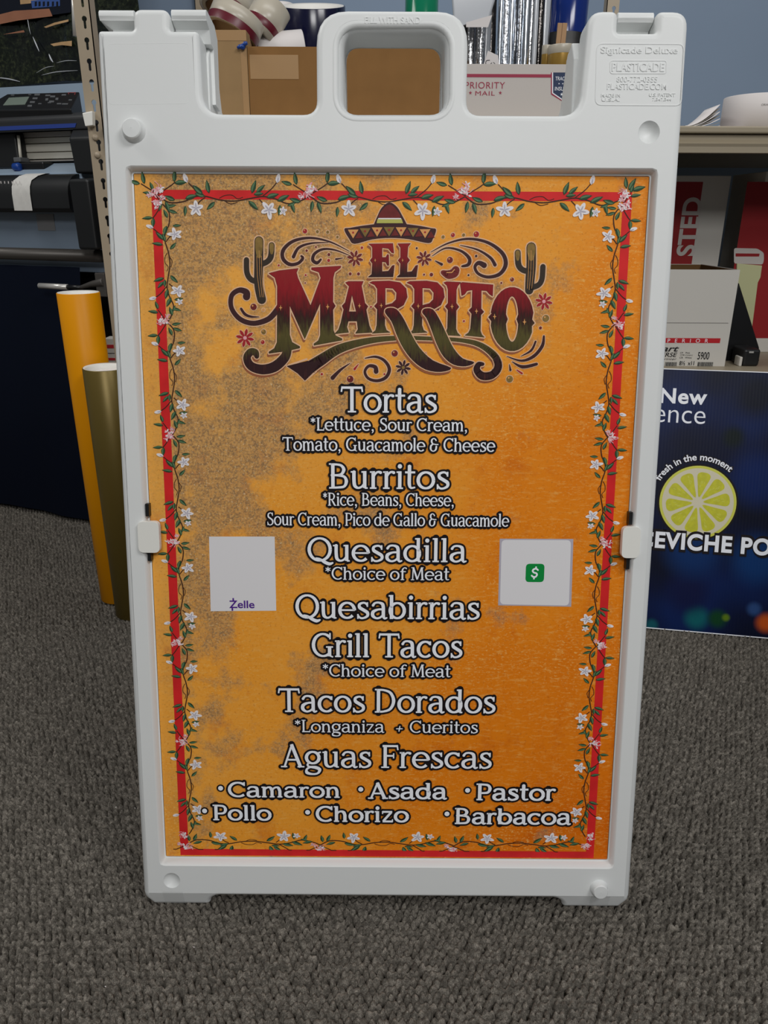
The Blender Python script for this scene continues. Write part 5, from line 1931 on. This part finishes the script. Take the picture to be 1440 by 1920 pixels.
def pbar(name, v0, v1, y0, y1, m, u1=None, u0=None, x0=XL, x1=None, uref=100, bevel=0.004, parent=None):
    zt = pz_(v0, uref, y0); zb = pz_(v1, uref, y0)
    xa = ph(u0, (v0 + v1) / 2, y0)[0] if u0 is not None else x0
    xb = ph(u1, (v0 + v1) / 2, y0)[0] if u1 is not None else x1
    return MB().box(xa, xb, y0, y1, zb, zt, m).build(name, parent or prn, bevel=bevel)


# top cover with blue stripe
zc0, zc1 = pz_(246, 100, .05), pz_(212, 100, .05)
xe = ph(172, 240, .05)[0]
MB().xprism([(.05, zc0), (.05, zc1 - .01), (.062, zc1), (.34, zc1 + .015), (.36, zc0 - .2), (.30, zc0 - .2), (.30, zc0 + .012), (.07, zc0 + .012)], XL, xe, M['dark']).build('top_cover', prn, bevel=.006, bseg=3)
a, b = ph(0, 241, .049), ph(143, 231, .049)
MB().prism([(XL, pz_(241, 60, .049)), (b[0] - .006, pz_(239, 140, .049)), (b[0], pz_(231, 143, .049)), (XL, pz_(232, 60, .049))], .0485, .05, M['bluestripe']).build('blue_stripe', prn)
# control panel
cp = [ph(-30, 208, .06), ph(131, 205, .06), ph(150, 171.5, .17), ph(14, 176, .17)]
A, B_ = ph(-40, 207, .055), ph(133, 204, .055)
C_, D_ = ph(149, 172, .16), ph(14, 176, .16)
zlow = min(A[1], B_[1])
P3 = [(A[0], .055, A[1]), (B_[0], .055, B_[1]), (C_[0], .16, C_[1]), (D_[0], .16, D_[1])]
mb = MB()
base_ = [(p[0], p[1] + .004, zc1 - .012) for p in P3]
mb.add(P3 + base_, [(0, 1, 2, 3), (4, 7, 6, 5), (0, 4, 5, 1), (1, 5, 6, 2), (2, 6, 7, 3), (3, 7, 4, 0)], M['darker'])
cpn = mb.build('control_panel', prn, bevel=.003)
Vp = [Vector(p) for p in P3]
nrm = (Vp[1] - Vp[0]).cross(Vp[3] - Vp[0]).normalized()
if nrm.y > 0: nrm = -nrm


def on_panel(u, v):
    d = ray(u, v)
    dl = Vector((d.dot(PR.ex), d.dot(PR.ey), d.dot(PR.ez)))
    co_ = CAM - PR.o
    cl_ = Vector((co_.dot(PR.ex), co_.dot(PR.ey), co_.dot(PR.ez)))
    t = (Vp[0] - cl_).dot(nrm) / dl.dot(nrm)
    return cl_ + dl * t


def panel_patch(name, pts, m, th=.0012, parent=cpn):
    q = [on_panel(*p) for p in pts]
    n = len(q)
    vs = [p + nrm * th for p in q] + [p - nrm * .0004 for p in q]
    return MB().add(vs, [tuple(range(n))] + [(i, (i + 1) % n, n + (i + 1) % n, n + i) for i in range(n)], m).build(name, parent)


panel_patch('lcd_screen', [(6, 198), (47, 196.5), (55, 182), (17, 184)], M['lcd'])
for (u, v, w_, h_) in ((70, 178, 10, 3), (66, 185, 9, 3), (61, 192, 9, 3), (56, 199, 8, 3), (90, 179.5, 9, 2.5), (120, 178.5, 8, 2.5), (132, 188, 6, 2), (111, 195, 8, 2), (122, 195.5, 11, 2), (93, 193, 6, 1.5), (75, 195, 6, 1.5), (24, 179, 6, 1.2), (56, 178, 5, 1.2)):
    panel_patch('key', [(u - w_ / 2 - .4, v + h_ / 2), (u + w_ / 2 - .4, v + h_ / 2), (u + w_ / 2 + .4, v - h_ / 2), (u - w_ / 2 + .4, v - h_ / 2)], M['button'])
for (u, v, w_, h_) in ((88, 187, 5, 4), (97, 191, 9, 3), (107, 186, 5, 4), (99, 181.5, 9, 3)):
    panel_patch('key', [(u - w_ / 2 - .4, v + h_ / 2), (u + w_ / 2 - .4, v + h_ / 2), (u + w_ / 2 + .4, v - h_ / 2), (u - w_ / 2 + .4, v - h_ / 2)], M['button'])
for seg in (((128, 174.5), (142, 174)), ((128, 174.5), (129, 177)), ((142, 174), (140, 178))):
    q = [on_panel(*p) + nrm * .0008 for p in seg]
    MB().tube(q, .0009, M['redline'], 6).build('red_outline', cpn)
# bay with the rails and carriage behind
mb = MB().box(XL, ph(140, 290, .24)[0], .24, .26, pz_(335, 60, .24), pz_(240, 60, .24), M['darker'])
mb.build('bay_back', prn)
for v0, v1, m, ul in ((247, 257, 'alu_dark', 30), (258, 268, 'alu', 30), (269.5, 284.5, 'alu', 30), (286, 298, 'alu', 40), (300, 303, 'alu_dark', 90)):
    MB().box(XL, ph(136, 275, .12)[0], .12, .16, pz_(v1, 80, .12), pz_(v0, 80, .12), M[m]).build('guide_rail', prn, bevel=.0015)
car = MB().box(ph(-60, 280, .08)[0], ph(31, 280, .08)[0], .08, .118, pz_(316, 20, .08), pz_(247, 20, .08), M['black']).build('print_carriage', prn, bevel=.006, bseg=3)
MB().tube([(ph(34, 252, .085)[0], .085, pz_(254, 33, .085)), (ph(39, 300, .085)[0], .085, pz_(301, 38, .085))], .004, M['alu'], 8).build('carriage_plate', car)
MB().box(ph(27, 300, .08)[0], ph(40, 300, .08)[0], .076, .11, pz_(304, 33, .08), pz_(295, 33, .08), M['button']).build('grey_block', car, bevel=.002)
q = ph(32, 313, .07)
MB().lathe([(.0002, -.012), (.008, -.012), (.010, -.010), (.011, .008), (.009, .012), (.0002, .012)], M['bluecap'], 20, (1, 0, 0), (q[0], .07, q[1])).build('blue_knob', car)
MB().box(ph(38, 312, .08)[0], ph(84, 312, .08)[0], .076, .118, pz_(319, 60, .08), pz_(304, 60, .08), M['darker']).build('pinch_roller_block', car, bevel=.004)
# media path and rounded front apron
zA, zB = pz_(326, 60, .02), pz_(398, 60, .02)
r_ = (zA - zB) / 2
xe2 = ph(127, 360, .0)[0]
MB().xprism([(.05, zA - .012), (.05, zA + .003), (.118, pz_(306, 110, .118)), (.20, pz_(306, 110, .118)), (.20, zA - .012)], XL, xe2 + .01, M['media']).build('media_sheet', prn, bevel=.001)
prof = [(.06, zA)] + [(.0 + .05 - .05 * cos(rad(a)), zA - .05 + .05 * sin(rad(a))) for a in (80, 60, 40, 20, 0)] + [(.0, zB + .01), (.01, zB), (.08, zB), (.08, zA)]
ap = MB().xprism(prof, XL, xe2, M['black']).build('front_apron', prn)
shade_angle(ap, 40)
for k in range(7):
    q = ph(-6 + k * 7, 342, -.001)
    MB().box(q[0], q[0] + .0016, -.0012, .0005, q[1] - .003, q[1] + .003, M['paper']).build('scale_mark', ap)
# white paper tape strip laid over the apron
xa, xb = ph(22, 360, -.002)[0], ph(56, 360, -.002)[0]
prof2 = [(.09, zA + .0045), (.06, zA + .0035)] + [(.05 - .0525 * cos(rad(a)), zA - .05 + .0525 * sin(rad(a))) for a in (80, 60, 40, 20, 0)] + [(-.0025, zB + .004)]
vs, n = [], len(prof2)
for i, (y, z) in enumerate(prof2):
    t = max(0, 1 - i / 4)
    dx = .045 * t if i < 4 else 0
    vs += [(xa + dx * .8, y, z), (xb + dx, y, z)]
MB().add(vs, [(2 * i, 2 * i + 1, 2 * i + 3, 2 * i + 2) for i in range(n - 1)], M['paper_tape'], True).build('paper_tape_strip', prn, weld=False)
q0, q1 = ph(57, 432, .03), ph(85, 400, .03)
# vinyl sheet hanging down in front
zs0, zs1 = pz_(398, 60, .06), pz_(506, 60, .06)
xs1 = ph(200, 450, .06)[0]
MB().box(XL, xs1, .06, .062, zs1, zs0 + .02, M['media2']).build('vinyl_sheet', prn)
MB().box(q0[0], q1[0], .0585, .0598, pz_(432, 70, .06), pz_(401, 70, .06), M['grey_tape']).build('grey_tape_strip', prn)
# take-up bar
v0, v1 = pz_(465, 60, .03), pz_(488, 60, .03)
MB().tube([(XL, .03, (v0 + v1) / 2), (ph(191, 478, .03)[0], .03, (v0 + v1) / 2)], (v0 - v1) / 2, M['gunmetal'], 24).build('media_bar', prn)
# end caps
lo = [(ph(125, 333, -.02)), (ph(147, 468, -.02))]
xq0, xq1 = ph(127, 336, -.03)[0], ph(163, 336, -.03)[0]
xw0, xw1 = ph(147, 467, -.03)[0], ph(181, 467, -.03)[0]
zt2, zb2 = pz_(336, 145, -.03), pz_(468, 160, -.03)
f4 = [(xq0, -.03, zt2), (xq1, -.03, zt2), (xw1 - .0, -.03, zb2), (xw0, -.03, zb2)]
ys = .10
ztb = zt2 + .012
bx = [(xq0 + .02, ys, ztb), (xq1 + .02, ys, ztb), (xw1 + .01, ys, zb2), (xw0 + .01, ys, zb2)]
mb = MB().add(f4 + bx, [(0, 1, 2, 3), (4, 7, 6, 5), (0, 4, 5, 1), (1, 5, 6, 2), (2, 6, 7, 3), (3, 7, 4, 0)], M['black'])
mb.build('end_cap', prn, bevel=.006, bseg=3)
x0a = ph(128, 258, .03)[0]; x1a = ph(185, 258, .03)[0]
zu0, zu1 = pz_(258, 150, .03), pz_(325, 150, .03)
x0b, x1b = ph(141, 325, .03)[0], ph(190, 325, .03)[0]
zt4 = pz_(214, 165, .10)
x0t, x1t = ph(146, 214, .10)[0], ph(175, 214, .10)[0]
mb = MB()
v8 = [(x0b, .03, zu1), (x1b, .03, zu1), (x1a, .03, zu0), (x0a, .03, zu0), (x0t, .10, zt4), (x1t, .10, zt4), (x1t + .02, .36, zt4), (x0t + .02, .36, zt4), (x0b, .36, zu1), (x1b, .36, zu1)]
mb.add(v8, [(0, 1, 2, 3), (3, 2, 5, 4), (4, 5, 6, 7), (0, 3, 4, 7, 8), (1, 9, 6, 5, 2), (8, 7, 6, 9), (0, 8, 9, 1)], M['black'])
mb.build('end_cap', prn, bevel=.006, bseg=3)
# stand, catch cloth, rod and bracket
MB().box(ph(176, 480, .12)[0], ph(176, 480, .12)[0] + .06, .12, .20, 0.05, zb2, M['darker']).build('stand_leg', prn, bevel=.004)
xc1 = ph(168, 740, .0)[0]
n = 46
vs = []
zc_t, zc_b = pz_(497, 60, .05), .014
for j in range(15):
    t = j / 14
    z = zc_t + (zc_b - zc_t) * t
    for i in range(n):
        s_ = i / (n - 1)
        x = XL + (xc1 + .1 * (1 - t) * 0 - XL) * s_
        y = .03 - .03 * t - .02 * sin(pi * t) + .008 * sin(s_ * 23 + t * 2) * t + .003 * sin(s_ * 61)
        vs.append((x, y, z))
mb = MB().add(vs, [(j * n + i, j * n + i + 1, (j + 1) * n + i + 1, (j + 1) * n + i) for j in range(14) for i in range(n - 1)], M['navy_cloth'], True)
mb.build('catch_cloth', prn, weld=False)
MB().box(XL, ph(192, 700, .09)[0], .10, .112, .016, zc_t + .03, M['black_cloth']).build('rear_cloth', prn)
zr = pz_(537, 100, -.03)
MB().tube([(ph(74, 536, -.03)[0], -.03, zr), (ph(127, 538, -.03)[0], -.03, zr)], .0075, M['steel'], 16).build('rod_end', prn)
MB().tube([(ph(126, 538, -.03)[0], -.03, zr), (ph(152, 538, -.03)[0], -.03, zr)], .0065, M['darker'], 16).build('rod_grip', prn)
mb = MB()
q0, q1 = ph(150, 545, -.028), ph(196, 522, -.028)
mb.tube([(ph(150, 538, -.03)[0], -.03, zr), (ph(172, 534, -.03)[0], -.03, pz_(533, 172, -.03)), (ph(195, 528, -.03)[0], -.03, pz_(529, 195, -.03))], [.005, .008, .012], M['gunmetal'], 12)
mb.box(ph(180, 520, -.03)[0], ph(198, 520, -.03)[0], -.035, .06, pz_(556, 190, -.03), pz_(512, 190, -.03), M['gunmetal'])
mb.build('rod_bracket', prn, bevel=.002)

# ================================================================== GLOSSY PRINT HANGING ON THE WALL
GY = 2.86


def photo_mat():
    m = bpy.data.materials.new('glossy_landscape_print')
    m.use_nodes = True
    nt = m.node_tree
    L = nt.links.new
    b = nt.nodes['Principled BSDF']
    b.inputs['Roughness'].default_value = 0.12
    tc = N(nt, 'ShaderNodeTexCoord')
    co = tc.outputs['Object']
    n1 = N(nt, 'ShaderNodeTexNoise'); n1.inputs['Scale'].default_value = 70; n1.inputs['Detail'].default_value = 6; n1.inputs['Roughness'].default_value = .75
    L(co, n1.inputs['Vector'])
    r1_ = ramp(nt, [(.38, sc(8, 12, 8)), (.52, sc(28, 34, 24)), (.62, sc(52, 58, 38)), (.75, sc(96, 88, 60))])
    L(n1.outputs['Fac'], r1_.inputs['Fac'])
    n2 = N(nt, 'ShaderNodeTexNoise'); n2.inputs['Scale'].default_value = 6; n2.inputs['Detail'].default_value = 3
    L(co, n2.inputs['Vector'])
    r2_ = ramp(nt, [(.45, (0, 0, 0)), (.62, (1, 1, 1))])
    L(n2.outputs['Fac'], r2_.inputs['Fac'])
    mx = N(nt, 'ShaderNodeMix', data_type='RGBA')
    L(r2_.outputs['Color'], mx.inputs[0]); L(r1_.outputs['Color'], mx.inputs[6]); mx.inputs[7].default_value = (*sc(14, 18, 22), 1)
    L(mx.outputs[2], b.inputs['Base Color'])
    bn = N(nt, 'ShaderNodeTexNoise'); bn.inputs['Scale'].default_value = 9; bn.inputs['Distortion'].default_value = 1.2
    L(co, bn.inputs['Vector'])
    bp = N(nt, 'ShaderNodeBump'); bp.inputs['Strength'].default_value = .5; bp.inputs['Distance'].default_value = .02
    L(bn.outputs['Fac'], bp.inputs['Height']); L(bp.outputs['Normal'], b.inputs['Normal'])
    return m


M['photo'] = photo_mat()
GF = Frame(at_y(60, 158, GY), pex, (0, 0, 1))
gh = lambda u, v: GF.hit(u, v, 0.0)
gx1 = gh(262, 60)[0]
n, m_ = 60, 16
vs = []
for j in range(m_ + 1):
    for i in range(n + 1):
        x = -1.0 + (gx1 + 1.0) * i / n
        z = .0 + .75 * j / m_
        vs.append((x, .006 * sin(x * 14 + z * 9) + .004 * sin(x * 37 - z * 20), z + .004 * sin(x * 16) * (1 - j / m_)))
gp = MB().add(vs, [(j * (n + 1) + i, j * (n + 1) + i + 1, (j + 1) * (n + 1) + i + 1, (j + 1) * (n + 1) + i) for j in range(m_) for i in range(n)], M['photo'], True).build('wall_print', weld=False, M4=GF.m)
tag(gp, 'glossy landscape photo print hanging on the wall above the printer', 'print')
gm = [gh(-40, 168), gh(262, 151), gh(262, 215), gh(-40, 232)]
MB().prism(gm, -.014, -.013, M['media']).build('blank_margin', gp)
pz = Print(-.012, 2e-4)
M['brick'] = mat('print_terracotta', (156, 106, 82), .2, noise=.1, nscale=20)
M['sandp'] = mat('print_sand', (190, 154, 112), .2, noise=.15, nscale=30)
M['bluehouse'] = mat('print_blue_house', (60, 88, 150), .2)
M['nightblue'] = mat('print_dusk', (18, 22, 34), .2)
for pts, mm, l in (([(-30, -30), (140, -30), (138, 25), (-30, 48)], 'nightblue', 0), ([(0, 30), (32, 22), (98, 18), (104, 32), (40, 40), (0, 48)], 'brick', 2), ([(42, -20), (63, -20), (64, 8), (44, 10)], 'sandp', 3), ([(64, 3), (118, -2), (118, 13), (66, 17)], 'bluehouse', 3),
                   ([(64, -12), (118, -14), (118, 0), (64, 4)], 'sandp', 2), ([(12, 66), (50, 58), (52, 62), (14, 66)], 'brick', 2), ([(88, 52), (108, 44), (134, 38), (134, 42), (110, 48), (92, 54)], 'sandp', 3), ([(30, 92), (80, 84), (138, 80), (138, 87), (90, 90), (40, 96)], 'sandp', 1) if False else ([(100, 84), (120, 80), (140, 78), (140, 88), (122, 86), (106, 88)], 'sandp', 2)):
    pz.poly([gh(*p) for p in pts], M[mm], l)
for u in (71, 78, 86, 94, 103, 111):
    pz.poly([gh(u, 5), gh(u + 4, 4.5), gh(u + 4, 13), gh(u, 14)], M['nightblue'], 4)
pz.build('printed_buildings', gp)
for pts, r_ in (([(58, -5), (55, 20), (58, 48), (62, 66)], .0022), ([(66, 70), (72, 84), (78, 98)], .004), ([(96, 102), (100, 112), (104, 118)], .005), ([(82, 142), (110, 136), (150, 133)], .0025), ([(72, 138), (90, 128), (106, 125)], .0018), ([(110, 119), (128, 115), (148, 115)], .002), ([(-5, 146), (20, 149), (42, 154)], .004)):
    q, _ = smooth([gh(*p) for p in pts], None, 6)
    k = len(q)
    MB().tube([(x, -.010, z) for x, z in q], [r_ * (.25 + sin(pi * min(1, i / (k - 1)))) * .45 for i in range(k)], M['film'], 8).build('film_crease', gp)

# silver edge of the print beside the upright
q0, q1 = at_y(137, -30, 2.2), at_y(142, 68, 2.2)
o = MB().tube([(q0.x, 2.2, q0.z), (q1.x, 2.2, q1.z)], [.006, .007], M['steel'], 12).build('metal_rod')
tag(o, 'thin silver rod hanging just left of the slotted upright', 'rod')

# ================================================================== CRUMBS ON THE CARPET
for i, (u, v) in enumerate(((217, 1515), (254, 1517), (363, 1778), (199, 1852), (119, 1895), (412, 1905), (1427, 1770))):
    p = at_z(u, v, 0.001)
    mb = MB()
    rc = random.Random(i)
    vs = [(rc.uniform(-.0022, .0022), rc.uniform(-.0016, .0016), rc.uniform(0, .002)) for _ in range(4)]
    mb.add(vs, [(0, 1, 2), (0, 2, 3), (0, 3, 1), (1, 3, 2)], M['paper'])
    o = mb.build('paper_crumb', M4=Matrix.Translation(p + Vector((0, 0, .0005))))
    tag(o, 'tiny white paper crumb lying on the grey carpet', 'crumb', 'paper crumbs on the carpet')
